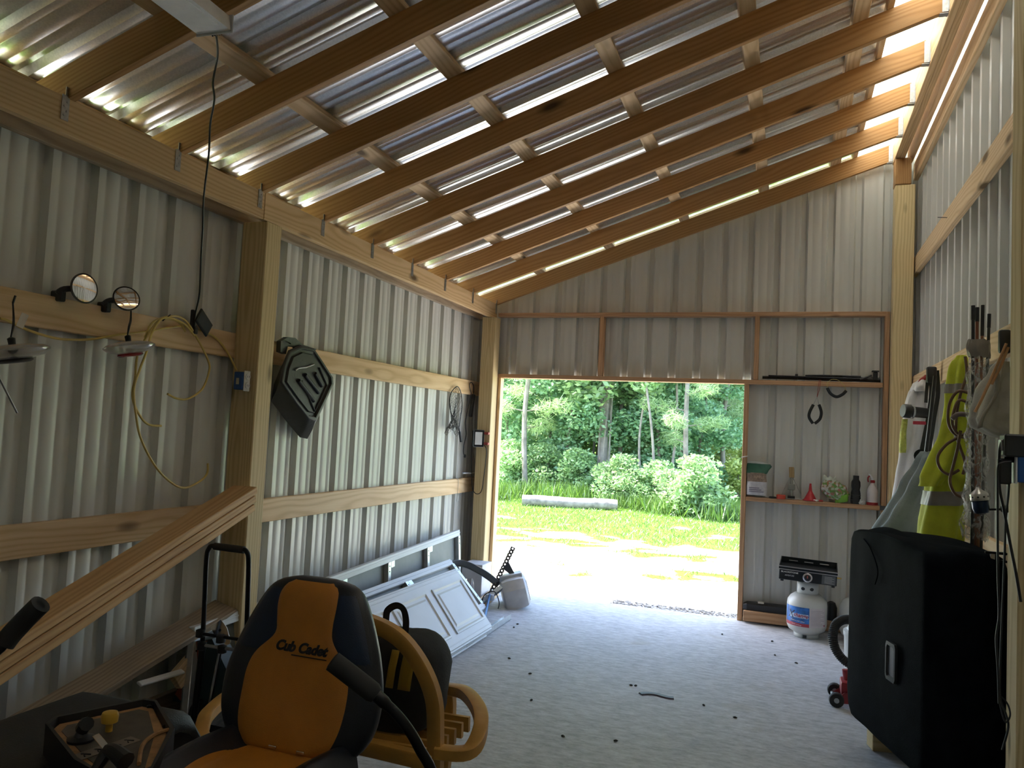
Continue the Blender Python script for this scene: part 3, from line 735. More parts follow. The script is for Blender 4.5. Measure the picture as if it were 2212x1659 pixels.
for q, lab in (((263, 1606), 1), ((198, 1626), 0)):
    c = at(q[0], q[1], Z=.5845); dxv = (at(q[0]+40, q[1]-14, Z=.5845)-c).normalized(); M = frameM(c, dxv, (0, 0, 1))
    pl_ = MB().bb((-.045, -.024, 0), (.045, .024, .001), M, .0).build('icon_plate', pm('icon_plate', (.16, .13, .10), .4), con)
    for k in (-1, 1):
        b = MB(); b.tube([M @ V(k*.02-.008, -.012, .0015), M @ V(k*.02, .004, .0015), M @ V(k*.02+.010, -.012, .0015)], .0022, 5); b.disc(M @ V(k*.02, .011, .0015), (0, 0, 1), .0045, .001, 8); b.build('icon', BLACK, pl_)
c0 = [at(300, 1650, Z=.59), at(308, 1610, Z=.592), at(335, 1586, Z=.592), at(372, 1574, Z=.592)]
MB().tube(spline(c0, 5), .006, 7).build('cup_rim', DUSTY, con)
# lap bars
b = MB(); P = spline([at(718, 1428, D=1.98), at(770, 1468, D=1.98), at(822, 1510, D=1.97), at(868, 1556, D=1.96), at(905, 1615, D=1.95), at(935, 1700, D=1.95), V(1.86, -5.33, .45)], 6)
b.tube(P, [.0165 if i < 14 else .0135 for i in range(len(P))], 12); lb = b.build('lap_bar', BLACKM, mw, 50)
MB().tube([lerp(P[0], P[1], t) for t in (-.3, .0)]+P[:12], [.016, .025]+[.0255]*11+[.02], 14).build('foam_grip', RUBBER, lb, 50)
b = MB(); P = spline([at(88, 1305, D=2.1), at(48, 1345, D=2.1), at(8, 1392, D=2.08), at(-30, 1460, D=2.06), V(.66, -5.55, .45)], 6)
b.tube(P, .0135, 12); lb = b.build('lap_bar', BLACKM, mw, 50)
MB().tube(P[:13], .027, 14).build('foam_grip', RUBBER, lb, 50)

# ---------------------------------------------------------------- amber chair behind the mower and its bag
RESIN = pm('amber_resin', (.50, .26, .055), .42, 0, .18, 10, .1, 60)
ch = thing('lounge_chair', 'amber-brown arched-back lounge chair behind the mower', 'chair', (1.25, -4.4, 0))
RP = [(-.026, -.017), (-.02, -.021), (.02, -.021), (.026, -.017), (.026, .017), (.02, .021), (-.02, .021), (-.026, .017)]
ctr = spline([(.905, -4.50, 0), (.90, -4.53, .3), (.915, -4.58, .58), (1.0, -4.63, .76), (1.16, -4.655, .835), (1.33, -4.655, .838), (1.48, -4.635, .78), (1.575, -4.59, .62), (1.585, -4.55, .42), (1.575, -4.50, .0)], 7)
def swp(path, y=(0, 1, 0), prof=RP): return MB().sweep(path, prof, y)
swp(ctr).build('back_arch', RESIN, ch, 40)
for k, x in enumerate((1.02, 1.10)): swp(spline([(x, -4.55, .34), (x+.01, -4.60, .6), (x+.02, -4.64, .76)], 5), (0, 1, 0), [(a*.7, c*.6) for a, c in RP]).build('back_slat', RESIN, ch, 40)
swp(spline([(.91, -4.56, .36), (1.24, -4.565, .37), (1.58, -4.56, .36)], 6)).build('back_rail', RESIN, ch, 40)
for sg in (1, -1):
    if sg > 0: P = [at(962, 1488, Y=-4.14), at(1005, 1497, Y=-4.2), at(1035, 1535, Y=-4.33), at(1037, 1580, Y=-4.45), at(1010, 1625, Y=-4.53), V(1.59, -4.56, .40)]
    else: P = [at(540, 1480, Y=-4.15), at(500, 1500, Y=-4.25), at(462, 1530, Y=-4.40), at(440, 1560, Y=-4.50), at(450, 1600, Y=-4.55), V(.90, -4.54, .36)]
    swp(spline(P, 6), (0, 0, 1)).build('armrest', RESIN, ch, 40)
    e = P[0]; swp(spline([(e.x, e.y+.02, e.z), (e.x, e.y+.05, e.z-.12), (e.x-.02*sg, e.y+.05, 0)], 5), (0, 1, 0)).build('front_leg', RESIN, ch, 40)
for k in range(6):
    y = -4.52+.07*k; swp([V(.93, y, .36-.012*k*0), V(1.25, y, .352), V(1.56, y, .36)], (0, 1, 0), [(a*1.1, c*.5) for a, c in RP]).build('seat_slat', RESIN, ch, 40)
bagm = pm('black_canvas', (.014, .014, .015), .8, 0, .25, 25, .5, 140); YEL = pm('yellow_patch', (.42, .26, .03), .6)
bg_ = thing('tool_bag', 'black soft tool bag with yellow patches lying on the amber chair', 'bag', (1.33, -4.36, .375))
def fn(a, b):
    th = 2*PI*a; ph = -PI/2+PI*b; c = lambda t: math.copysign(abs(math.cos(t))**.45, math.cos(t)); s_ = lambda t: math.copysign(abs(math.sin(t))**.45, math.sin(t))
    p = Vector((.225*c(ph)*c(th), .135*c(ph)*s_(th), .18*s_(ph))); p *= 1+.05*noise.noise(p*9); return Vector((1.285, -4.345, .557))+p
MB().grid(fn, 30, 18, True).build('bag_body', bagm, bg_, 60)
for x0, x1 in ((1.36, 1.39), (1.41, 1.46)): 
    MB().grid(lambda a, b: V(lerp(x0, x1, a)-.02*b, -4.4865+.012*abs(b-.5), lerp(.70, .56, b)), 4, 8).build('yellow_patch', YEL, bg_, 60, 0, .004)
s0, s1 = at(834, 1336, Y=-4.45), at(877, 1340, Y=-4.45)
MB().sweep(spline([s0+V(0, 0, -.05), s0, at(838, 1318, Y=-4.45), at(856, 1308, Y=-4.45), at(871, 1316, Y=-4.45), s1, s1+V(0, 0, -.05)], 5), [(-.013, -.0015), (.013, -.0015), (.013, .0015), (-.013, .0015)], (0, 1, .3)).build('carry_strap', bagm, bg_, 60)
# ---------------------------------------------------------------- things along the left wall
CORD = pm('black_cord', (.012, .012, .013), .5); YCAB = pm('yellow_cable', (.62, .46, .13), .45, 0, .1, 20)
def pxs(L, **k): return [at(a, b, **k) for a, b in L]
run = [(0, 688), (18, 693), (48, 708), (90, 723), (136, 733), (196, 733), (250, 724), (301, 718), (347, 711), (389, 705), (422, 711), (461, 726), (488, 756)]
P = pxs(run, X=-.150)+[at(511, 800, Y=-3.64)]
tag(MB().tube(spline(P, 6), .0055, 7).build('cable_run', YCAB), 'yellow cable stapled along the upper pine board to the blue outlet box', 'cable')
yc = thing('cable_coil', 'loose yellow cable loops hanging from the upper pine board', 'cable', at(370, 690, X=-.14))
for nm, L, X0 in (('cable_loop', [(313, 729), (331, 696), (371, 683), (401, 693), (428, 735), (449, 777), (452, 801), (437, 840), (407, 861), (383, 861), (362, 851)], -.128),
                  ('cable_loop', [(401, 716), (385, 695), (350, 689), (325, 715), (298, 765), (292, 816), (286, 855), (298, 891), (319, 916), (348, 920)], -.115),
                  ('cable_loop', [(420, 725), (395, 698), (353, 687), (328, 720), (319, 753), (301, 801), (289, 843), (294, 897), (304, 946), (331, 1000), (362, 1036), (395, 1054), (428, 1042), (447, 1024), (449, 1001)], -.10)):
    MB().tube(spline(pxs(L, X=X0), 6), .0055, 7).build(nm, YCAB, yc)
MB().tube([at(352, 693, X=-.16), at(352, 692, X=-.10), at(368, 680, X=-.10)], .003, 6).build('nail', BLACKM, yc)
# blue outlet box on the post
BLUE = pm('blue_plastic', (.012, .07, .24), .45)
c = at(523, 823, Y=-3.635)
ob = thing('outlet_box', 'blue plastic outlet box with white receptacle on the near left post', 'outlet box', c)
bx_ = MB().bb((c.x-.03, -3.668, c.z-.048), (c.x+.028, -3.604, c.z+.048), None, .004).build('box', BLUE, ob)
MB().bb((c.x-.012, -3.6695, c.z-.02), (c.x+.006, -3.668, c.z+.014)).build('paper_label', pm('label_paper', (.6, .55, .4), .7), bx_)
rc = MB().bb((c.x+.028, -3.660, c.z-.055), (c.x+.034, -3.612, c.z+.055), None, .002).build('receptacle_plate', WHITE, ob)
for dz in (-.024, .024): 
    MB().disc((c.x+.037, -3.636, c.z+dz), (1, 0, 0), .017, .008, 16).build('socket', WHITE, rc)
    b = MB(); b.bb((c.x+.041, -3.645, c.z+dz-.006), (c.x+.0415, -3.642, c.z+dz+.006)); b.bb((c.x+.041, -3.630, c.z+dz-.006), (c.x+.0415, -3.627, c.z+dz+.006)); b.build('slot', BLACK, rc)
# round mirrors
MIRR = pm('mirror', (.85, .85, .86), .03, 1.0, .01)
for (px, py, r, lab, tilt) in ((182, 623, .062, 'round black-rimmed mirror reflecting pale wall, left of the pair', (1.47, -.10, .07)), (273, 645, .056, 'round black-rimmed mirror reflecting wood, right of the pair', (.9, -.5, .30))):
    c = at(px, py, X=-.09); n = Vector(tilt).normalized(); t = thing('round_mirror', lab, 'mirror', c)
    M = frameM(c, n.orthogonal(), n); M = frameM(c, Vector((0, 0, 1)).cross(n), n)
    rim = MB().lathe([(.0, -.02), (r*.7, -.016), (r*1.02, -.004), (r*1.04, .002), (r*.98, .003)], 32, M).build('rim', BLACK, t, 50)
    MB().lathe([(r*.985, .0025), (r*.8, .0040), (r*.5, .0055), (r*.2, .0065), (.001, .0068)], 32, M).build('glass', MIRR, t, 60)
    b = MB(); q = c-n*.018; b.tube(spline([q, q+V(-.03, -.055, -.012), q+V(-.045, -.075, -.035)], 4), .013, 8); b.box(q+V(-.055, -.06, -.042), (.06, .03, .045), None, .005); b.build('clamp', BLACK, t)
# saucer feeders
CLEAR = pm('clear_plastic', (.80, .76, .74), .08, 0, .05, 8, 0, 60, .6, .75); REDP = pm('red_plastic', (.25, .012, .02), .2)
for (px, py, X0, r, lab) in ((28, 757, -.02, .125, 'clear saucer hanging by black cord at the left edge'), (279, 748, -.06, .108, 'clear saucer with red underside hanging by black cord below the mirrors')):
    c = at(px, py, X=X0); t = thing('hanging_saucer', lab, 'feeder', c)
    M = Matrix.Translation(c) @ Matrix.Rotation(.16, 4, 'X') @ Matrix.Rotation(-.12, 4, 'Y')
    MB().lathe([(.012, .022), (.05, .021), (r*.85, .012), (r, .0), (r*.99, -.006), (r*.8, -.024), (r*.5, -.032), (.01, -.032)], 30, M).build('clear_dish', CLEAR, t, 50)
    MB().lathe([(.01, -.033), (r*.48, -.033), (r*.5, -.04), (r*.42, -.046), (.01, -.046)], 26, M).build('red_base' if px > 100 else 'dark_base', REDP if px > 100 else BLACK, t, 50)
    MB().lathe([(.012, .02), (.014, .045), (.006, .05)], 12, M).build('hanger_cap', BLACK, t)
    h = at(283 if px > 100 else 28, 666 if px > 100 else 655, X=-.155)
    b = MB(); q = M @ V(0, 0, .05)
    b.tube(spline([q, q+V(.004, .004, .04), lerp(q, h, .55)+V(.006, .003, 0), h], 5), .003, 6); b.tube(spline([q, q+V(-.006, .008, .04), lerp(q, h, .6)+V(-.004, .008, 0), h], 5), .003, 6); b.tube([h, h+V(.01, 0, .03)], .004, 6); b.build('cord', CORD, t)
tag(board('paper_tag', at(55, 678, X=-.10), at(42, 707, X=-.10), .026, .0015, (1, -.4, 0), pm('tag_paper', (.75, .72, .64), .7), None, .0), 'small white paper tag beside the yellow cable at the left edge', 'tag')
tag(MB().tube([at(-10, 800, X=-.08), at(37, 892, X=-.08)], .004, 6).build('metal_rod', GALV_S), 'thin metal rod hanging at the left edge under the saucer', 'rod')
# shop light with its cord
lt = thing('shop_light', 'white tube shop light fixed under the rafters, its cord hanging down', 'light', at(420, 20, Z=2.98))
# fixture runs across the rafters: far end seen at (470,65)
e0 = at(462, 70, Z=2.93); dirv = V(.045, -1, 0).normalized(); 
M = frameM(e0, dirv, (0, 0, 1))
b = MB(); b.prism([(-.072, .0), (.072, .0), (.062, .055), (-.062, .055)], 1.22, frameM(e0, (-dirv.y, dirv.x, 0), dirv)); 
lt_b = b.build('housing', pm('fixture_white', (.88, .88, .90), .35), lt)
MB().bb((-.006, -.078, -.008), (0.0, .078, .060), M, .002).build('end_cap', pm('cap_grey', (.55, .55, .55), .35), lt)
MB().bb((.05, -.055, -.004), (1.18, .055, 0), M).build('diffuser', pm('diffuser', (.90, .90, .92), .3), lt)
q = e0+V(0, .012, .0); b = MB(); 
for k in range(5): b.disc(q+V(-.02+.01*k, .003, .0), (1, 0, 0), .006, .002, 8)
b.build('chain', CHROME, lt)
cp = [q, at(470, 120, Y=-4.62), at(460, 177, Y=-4.55), at(463, 215, Y=-4.5), at(454, 269, Y=-4.42), at(451, 332, Y=-4.35), at(440, 427, Y=-4.22), at(438, 494, Y=-4.12), at(434, 560, X=-.05), at(431, 635, X=-.08), at(422, 680, X=-.11), at(420, 715, X=-.13)]
MB().tube(spline(cp, 6), .0045, 7).build('power_cord', CORD, lt)
b = MB(); q = at(420, 716, X=-.13); b.lathe([(.006, .03), (.016, .015), (.016, -.012), (.005, -.014)], 10, Matrix.Translation(q)); b.build('plug', BLACK, lt)
# small black panel on the board
c = at(440, 697, X=-.12); t = thing('solar_panel', 'small tilted black panel clipped to the upper pine board beside the yellow coil', 'panel', c)
M = frameM(c, V(-.1, .75, -.52), V(.9, -.25, .25)); b = MB(); b.box((0, 0, 0), (.13, .085, .014), M, .005); pb = b.build('panel_case', BLACK, t); MB().box((0, 0, .008), (.11, .07, .001), M).build('panel_face', pm('panel_face', (.03, .04, .045), .15), pb)
b = MB(); q = at(416, 690, X=-.14); b.box(q, (.02, .02, .10), None, .004); b.tube([q, c], .008, 8); b.build('clip', BLACK, t)

# oil drain pan
PANM = pm('oil_pan_plastic', (.028, .030, .028), .5, 0, .25, 12, .3, 60)
F = [(626, 757), (613, 790), (607, 826), (640, 872), (668, 907), (684, 911), (704, 870), (722, 830), (721, 815), (700, 782), (680, 752), (652, 745)]
f3 = pxs(F, X=.0); sh = at(586, 868, X=-.15)-at(607, 828, X=0); sh.x = -.145
t = thing('drain_pan', 'black plastic oil drain pan hanging on the board right of the near post', 'drain pan', at(660, 920, X=-.05))
cc = sum(f3, Vector())/len(f3)
def sc(P, s, dx): return [Vector((cc.x+dx, cc.y+(p.y-cc.y)*s, cc.z+(p.z-cc.z)*s)) for p in P]
def rnd(P, n=3): 
    out = []; m_ = len(P)
    for i in range(m_): out += [lerp(P[i], P[(i+1) % m_], k/n) for k in range(n)]
    return out
r0 = [p+sh for p in sc(f3, 1.0, 0)]
body = MB().loft([rnd(x) for x in ([p+sh*1.0 for p in sc(f3, 1.03, 0)], [p+sh*.5 for p in sc(f3, 1.02, 0)], sc(f3, 1.0, -.012), sc(f3, .975, -.002), sc(f3, .955, 0), sc(f3, .90, -.001), sc(f3, .875, -.014), sc(f3, .80, -.015), sc(f3, .775, -.004), sc(f3, .5, -.003))]).build('pan_body', PANM, t, 40)
# raised chevron, ribs and the carrying lip
M = None
for a, c_ in (((645, 822), (678, 866)), ((659, 810), (688, 848)), ((680, 807), (695, 834))):
    MB().tube([at(a[0], a[1], X=.0), at(c_[0], c_[1], X=.0)], .0135, 10).build('rib', PANM, body, 50)
MB().tube([at(638, 800, X=.001), at(645, 795, X=.001), at(662, 793, X=.001), at(678, 787, X=.001)], .005, 8).build('moulded_edge', pm('pan_edge', (.25, .25, .25), .35), body)
MB().tube([at(652, 823, X=0), at(680, 888, X=0), at(706, 832, X=0), at(690, 795, X=0)], .006, 8).build('moulded_edge', PANM, body)
lip = [at(606, 760, X=-.02), at(607, 737, X=-.02), at(622, 728, X=-.015), at(638, 730, X=-.01), at(655, 745, X=-.01), at(684, 754, X=-.005), at(676, 764, X=-.01), at(650, 760, X=-.02), at(640, 750, X=-.02), at(622, 748, X=-.03), at(618, 765, X=-.03)]
MB().loft([lip, [p+V(-.03, 0, 0) for p in lip]]).build('pouring_lip', PANM, t, 40)
MB().tube([at(627, 741, X=-.16), at(627, 742, X=.01)], .004, 6).build('hook_nail', BLACKM, t)

# landing net
t = thing('landing_net', 'black fishing landing net hanging on the far pine board', 'fishing net', at(985, 900, X=-.13))
hoop = pxs([(987, 835), (976, 846), (971, 865), (974, 890), (984, 912), (991, 924), (994, 905), (998, 880), (997, 855), (993, 841)], X=-.14)
MB().tube(spline(hoop, 5, True), .0045, 7, True).build('hoop', BLACK, t)
h0, h1 = at(991, 922, X=-.14), at(996, 954, X=-.14); MB().tube([h0, lerp(h0, h1, .3), lerp(h0, h1, .35), h1], [.006, .006, .011, .012], 10).build('handle', BLACK, t)
def fn(a, b):
    th = 2*PI*a; R = .17*(1-.75*b**3); ang = th
    p = at(984, 880, X=-.10); top = spline(hoop, 5, True); k = top[int(a*len(top)) % len(top)]
    low = at(976, 932, X=-.12)+V(.04*math.cos(th), .13*math.sin(th)+.03*noise.noise(V(a*9, b*9, 1)), .035*math.cos(2*th))
    return lerp(k, low, b)+V(.012*math.sin(PI*b), -.06*math.sin(PI*b), .02*noise.noise(V(a*12, b*7, 4)))
n_ = MB().grid(fn, 30, 15, True).build('netting', pm('net_cord', (.03, .03, .03), .8), t)
md = n_.modifiers.new('mesh', 'WIREFRAME'); md.thickness = .0026
# power strip hanging by its cord
t = thing('power_strip', 'black power strip hung by its own cord beside the landing net', 'power strip', at(1018, 900, X=-.13))
p0, p1 = at(1023, 852, X=-.15), at(1016, 900, X=-.15); board('strip_body', p0, p1, .038, .03, (1, 0, 0), BLACK, t, .005)
b = MB(); b.tube(spline(pxs([(1018, 850), (1014, 832), (1018, 826), (1023, 834), (1023, 850)], X=-.15)+[], 5), .004, 6)
b.tube(spline(pxs([(1018, 850), (1014, 870), (1006, 905), (1005, 920), (1007, 938), (1002, 962), (1001, 978), (1004, 985)], X=-.155), 5), .004, 6); q = at(1004, 985, X=-.155); b.box(q, (.018, .02, .03), None, .004); b.build('cord', CORD, t)
# flood light on the corner post
c = at(1034, 947, Y=-.20); t = thing('flood_light', 'small square flood light with white front clamped on the far left corner post', 'light', c)
M = frameM(c, V(.55, -.0, 0)+V(0, .35, 0), V(.35, -.9, 0)); fr_ = MB().box((0, 0, 0), (.105, .165, .035), M, .012).build('housing', pm('flood_grey', (.22, .23, .24), .4), t)
MB().box((-.004, 0, .019), (.068, .12, .004), M, .001).build('lens', pm('flood_lens', (.85, .85, .83), .2), t)
b = MB(); b.box((0, 0, .0185), (.095, .155, .002), M); b.build('bezel', BLACK, t)
q = at(1050, 947, Y=-.165)
for dz in (-.062, .036): MB().bb((q.x-.03, -.19, q.z+dz), (q.x+.03, -.148, q.z+dz+.024), None, .004).build('red_bracket', pm('red_paint', (.30, .03, .02), .4), t)
MB().tube(spline(pxs([(1046, 962), (1051, 972), (1049, 1000), (1045, 1030), (1040, 1060), (1030, 1067), (1021, 1057), (1019, 1030), (1018, 1000), (1020, 960), (1022, 930)], Y=-.16), 6), .004, 7).build('cord', CORD, t)
tag(MB().tube(spline(pxs([(987, 1037), (989, 1032), (990, 1040), (988, 1070), (986, 1082), (989, 1082), (990, 1070)], X=-.155), 5), .0018, 5).build('wire_hook', GALV_S), 'thin bent wire hanging on the lower far pine board', 'wire')
tag(MB().tube([at(1000, 1022, X=-.15), at(1026, 1022, X=-.1)], .009, 8).build('pipe_stub', GALV_S), 'short grey pipe lying on top of the lower far pine board', 'pipe')

# leaning lumber -------------------------------------------------------------
tp = Vector((.02, -3.64, 1.115)); bt = at(0, 1440, X=.13); bt = tp+(bt-tp)*((tp.z-.02)/(tp.z-bt.z))
d = (bt-tp).normalized(); up = (V(0, 0, 1)-d*d.z).normalized(); sd = d.cross(up)
for k in range(3):
    off = up*(.041*(k-1)*-1)+d*(.02*k); lab = ['topmost plank of the three leaning against the near post', 'middle plank of the three leaning against the near post', 'lowest plank of the three leaning against the near post'][k]
    tag(board('plank', tp+off, bt+off+up*.0+V(0, 0, .09), .142, .037, up, W_LEAN, None), lab, 'plank', 'planks leaning against the post')
a0 = at(487, 1312, X=-.085); a1 = at(70, 1560, X=.02)
dd = (a1-a0).normalized(); a1 = a0+dd*((a0.z-.03)/-dd.z)
tag(board('weathered_plank', a0, a1, .14, .037, (0.3, 0, 1), W_GREY, None), 'weathered grey plank leaning low along the wall under the three planks', 'plank')
c = at(395, 1440, X=-.02); tag(board('wood_block', c+V(0, -.05, -.06), c+V(0, .08, .02), .09, .038, (1, 0, .2), W_PINE, None), 'short offcut of pine at the wall behind the folding cart', 'wood block')

# folding cart and box ------------------------------------------------------------
YC = -4.0
t = thing('hand_cart', 'black folding hand cart with tall loop handle in front of the near post', 'cart', (.2, YC, 0))
L0, L1 = at(436, 1420, Y=YC), at(447, 1195, Y=YC); R0, R1 = at(531, 1420, Y=YC), at(538, 1200, Y=YC)
lp = [L0, lerp(L0, L1, .5), L1+V(0, 0, -.03), at(452, 1184, Y=YC), at(462, 1179, Y=YC), at(490, 1182, Y=YC), at(520, 1186, Y=YC), at(532, 1191, Y=YC), R1+V(0, 0, -.03), lerp(R0, R1, .5), R0]
MB().tube(spline(lp, 6), .0115, 12).build('loop_handle', BLACKM, t, 50)
MB().tube([at(464, 1180, Y=YC), at(527, 1188, Y=YC)], .0175, 12).build('foam_grip', RUBBER, t, 50)
for a_ in (L0, R0): MB().tube([a_+V(0, 0, .06), V(a_.x-.02, YC, .10)], .0155, 12).build('lower_tube', BLACKM, t, 50)
for zz in (1372, 1396): MB().tube([at(430, zz-4, Y=YC-.012), at(520, zz+10, Y=YC-.012)], .008, 10).build('cross_bar', GALV_S if zz == 1396 else BLACKM, t)
for q in ((433, 1368), (477, 1380), (436, 1395), (480, 1402)): MB().lathe([(.012, -.02), (.022, -.016), (.022, .016), (.012, .02)], 12, Matrix.Translation(at(q[0], q[1], Y=YC-.012))).build('joint', BLACK, t)
MB().tube([at(477, 1400, Y=YC-.01), V(.165, YC-.01, .10)], .009, 8).build('centre_tube', CHROME, t)
MB().bb((.04, YC-.30, .055), (.36, YC-.0, .075), None, .004).build('toe_plate', BLACKM, t)
for x in (.055, .345): MB().lathe([(.02, -.014), (.075, -.016), (.078, 0), (.075, .016), (.02, .014)], 22, frameM((x, YC+.05, .078), (0, 0, 1), (1, 0, 0))).build('wheel', RUBBER, t)
t = thing('carton', 'tilted dark teal and orange carton beside the folding cart', 'box', (.08, -3.85, 0))
BP = [at(372, 1515, Y=-3.93), at(423, 1385, Y=-3.93), at(458, 1380, Y=-3.93), at(500, 1470, Y=-3.93), at(490, 1530, Y=-3.93)]
TEAL = pm('teal_print', (.02, .045, .05), .45); ORG = pm('orange_print', (.30, .06, .02), .5)
b = MB(); b.loft([BP, [p+V(0, .10, 0) for p in BP]]); b.build('carton_body', TEAL, t)
for q in ([(423, 1387), (448, 1384), (428, 1428), (408, 1425)], [(378, 1500), (396, 1462), (402, 1485), (390, 1514)]):
    P = [at(x, y, Y=-3.932) for x, y in q]; MB().loft([P, [p+V(0, .001, 0) for p in P]]).build('orange_print', ORG, t)
P = [at(x, y, Y=-3.933) for x, y in ((388, 1458), (398, 1462), (394, 1472), (385, 1467))]; MB().loft([P, [p+V(0, .001, 0) for p in P]]).build('sticker', WHITE, t)
tag(board('white_trim', at(300, 1478, X=.02), at(395, 1450, X=.0), .03, .012, (.5, 0, 1), WHITE, None), 'white plastic trim strip lying by the wall left of the folding cart', 'trim strip')

# garage door sections ---------------------------------------------------------------
GD = pm('door_white', (.66, .68, .70), .42, 0, .05, 4); GDB = pm('door_inside', (.16, .17, .16), .5, 0, .15, 6); GSTEEL = pm('stile_steel', (.55, .57, .58), .35, .7, .1, 30)
def section(lab, top0, top1, bot0, face_out, group='garage door sections leaning on the left wall'):
    """top edge from top0 (far) to top1 (near), bottom edge parallel through bot0 (far)"""
    T0, T1, B0 = Vector(top0), Vector(top1), Vector(bot0); L = (T1-T0).length; H = (B0-T0).length
    x = (T1-T0).normalized(); y = (B0-T0).normalized(); z = x.cross(y); z = z if z.x > 0 else -z
    M = Matrix((x, y, z)).transposed().to_4x4(); M.translation = T0
    t = thing('garage_door_section', lab, 'door panel', (T0+T1)/2+y*H, 0, group)
    if face_out:
        b = MB(); b.bb((0, .014, -.04), (L, H-.014, 0), M, .003); b.bb((0, 0, -.030), (L, .016, -.004), M, .003); b.bb((0, H-.016, -.036), (L, H, -.010), M, .003)
        b.build('skin', GD, t)
        for yy in (.035, H-.045): MB().bb((0, yy, -.001), (L, yy+.006, .0022), M, .001).build('ridge_line', GD, t)
        n = max(1, int(L/.54)); w_ = L/n
        for k in range(n):
            a0, a1 = k*w_+.05, (k+1)*w_-.05; c0, c1 = .09, H-.09
            P = lambda d, z_: [M @ V(a0+d, c0+d, z_), M @ V(a1-d, c0+d, z_), M @ V(a1-d, c1-d, z_), M @ V(a0+d, c1-d, z_)]
            MB().loft([P(0, -.002), P(0, .0085), P(.013, .010), P(.026, .0015), P(.044, .0015), P(.060, .0075), P(.064, .0075)], True, True).build('raised_panel', GD, t, 20)
    else:
        b = MB(); b.bb((0, 0, -.006), (L, H, 0), M); b.build('skin', GDB, t)
        for yy in (0, H-.055): MB().bb((0, yy, -.012), (L, yy+.055, .036), M, .004).build('rail', GD, t); MB().bb((0, yy+.020, .036), (L, yy+.030, .040), M, .001).build('ridge_line', GD, t)
        n = int(L/.68)
        for k in range(n+1):
            a = min(max(.0, k*L/n-.022), L-.044); st = MB().bb((a, .05, 0), (a+.044, H-.05, .04), M, .002).build('stile', GSTEEL, t)
            for q in (.08, .12, H-.12, H-.08): MB().disc(M @ V(a+.022, q, .041), z, .005, .002, 8).build('rivet_hole', BLACKM, st)
        for k in range(1, n): MB().bb((k*L/n-.09, .05, .0), (k*L/n-.03, .10, .036), M, .003).build('hinge_plate', GSTEEL, t)
    return t, M
section('rearmost garage door section showing its dark inside, highest against the wall', (-.105, -.47, .605), (-.045, -3.93, .485), (-.01, -.60, .09), False)
section('garage door section between the rearmost and front ones, only its striped top edge showing', (.05, -1.0, .41), (.09, -3.70, .40), (.40, -1.0, .045), False)
section('front garage door section with raised white panels', (.335, -1.48, .455), (.33, -3.9, .455), (.695, -1.56, .062), True)
section('lowest garage door section lying under the front one on the floor', (.30, -1.45, .395), (.295, -3.95, .395), (.672, -1.60, .015), True)
# hinge bracket and loose strips by the near end of the sections
c = at(478, 1365, Y=-3.9); M = frameM(c, V(.7, 0, -.7), V(.3, -1, .3)); t = thing('hinge_bracket', 'loose galvanised hinge bracket beside the folding cart', 'bracket', c)
b = MB(); b.prism([(-.05, -.03), (.0, -.034), (.07, -.012), (.075, 0), (.07, .012), (0, .034), (-.05, .03)], .004, M); hb = b.build('plate', CHROME, t)
for x in (-.01, .02): MB().disc(M @ V(x, .0, .0045), M.to_3x3() @ V(0, 0, 1), .007, .002, 10).build('hole', BLACK, hb)

# opener motor, tracks, bracket near the door ------------------------------------------
c = at(1108, 1312, Z=0); t = thing('opener_motor', 'white-grey garage door opener motor unit standing on the floor by the door', 'door opener', (.50, -.47, 0))
OPN = pm('opener_white', (.60, .60, .60), .35); 
prof = [(-.17, 0), (-.18, .05), (-.17, .16), (-.12, .24), (.08, .27), (.15, .22), (.175, .10), (.16, 0)]
M = frameM((.50, -.47, .035), V(-.42, .9, 0), V(.85, .4, .25))
rings = []
for z_, s in ((-.11, .78), (-.095, .9), (-.05, 1), (.06, 1), (.095, .93), (.115, .80)):
    rings.append([M @ V(x*s, (y-.12)*s+.09, z_) for x, y in prof])
mb_ = MB().loft(rings).build('motor_case', OPN, t, 25)
P = lambda s, z_: [M @ V(x*s, (y-.12)*s+.09, z_) for x, y in prof]
MB().loft([P(.70, .115), P(.70, .121), P(.55, .125)]).build('light_cover', pm('opener_lens', (.42, .44, .48), .25), t, 25)
MB().bb((-.06, .16, -.10), (.06, .225, .10), M @ Matrix.Translation((0, .02, 0)), .01).build('top_grip', pm('opener_grey', (.50, .53, .57), .35), t)
MB().tube(spline([M @ V(.17, .06, 0), M @ V(.21, .02, .0), M @ V(.19, -.02, .05)], 5), .005, 7).build('cord', CORD, t)
def perforated(p0, p1, wd, nrm, par, nh):
    """steel strap with a row of real holes"""
    x = (p1-p0).normalized(); L = (p1-p0).length; M = frameM(p0, x, nrm); b = MB(); st = L/nh; r = wd*.17
    for k in range(nh):
        cx_ = (k+.5)*st; outer = []; inner = []
        for j in range(16):
            a = 2*PI*j/16+PI/16; ca, sa = math.cos(a), math.sin(a); s = max(abs(ca)/(st/2), abs(sa)/(wd/2)); outer.append(M @ V(cx_+ca/s, sa/s, 0)); inner.append(M @ V(cx_+r*ca, r*sa, 0))
        nv = M.to_3x3() @ V(0, 0, .0025)
        b.loft([outer, inner, [p+nv for p in inner], [p+nv for p in outer]], True, False, True)
    return b.build('perforated_strap', pm('strap_dark', (.10, .10, .105), .45, .6), par, 25)
t = thing('angle_bracket', 'perforated steel angle strap sticking up in front of the far door jamb', 'bracket', (.33, -.5, .1))
s0, s1 = at(1055, 1292, Y=-.62), at(1109, 1182, Y=-.42); perforated(s0, s1, .042, (.3, -1, .2), t, 16)
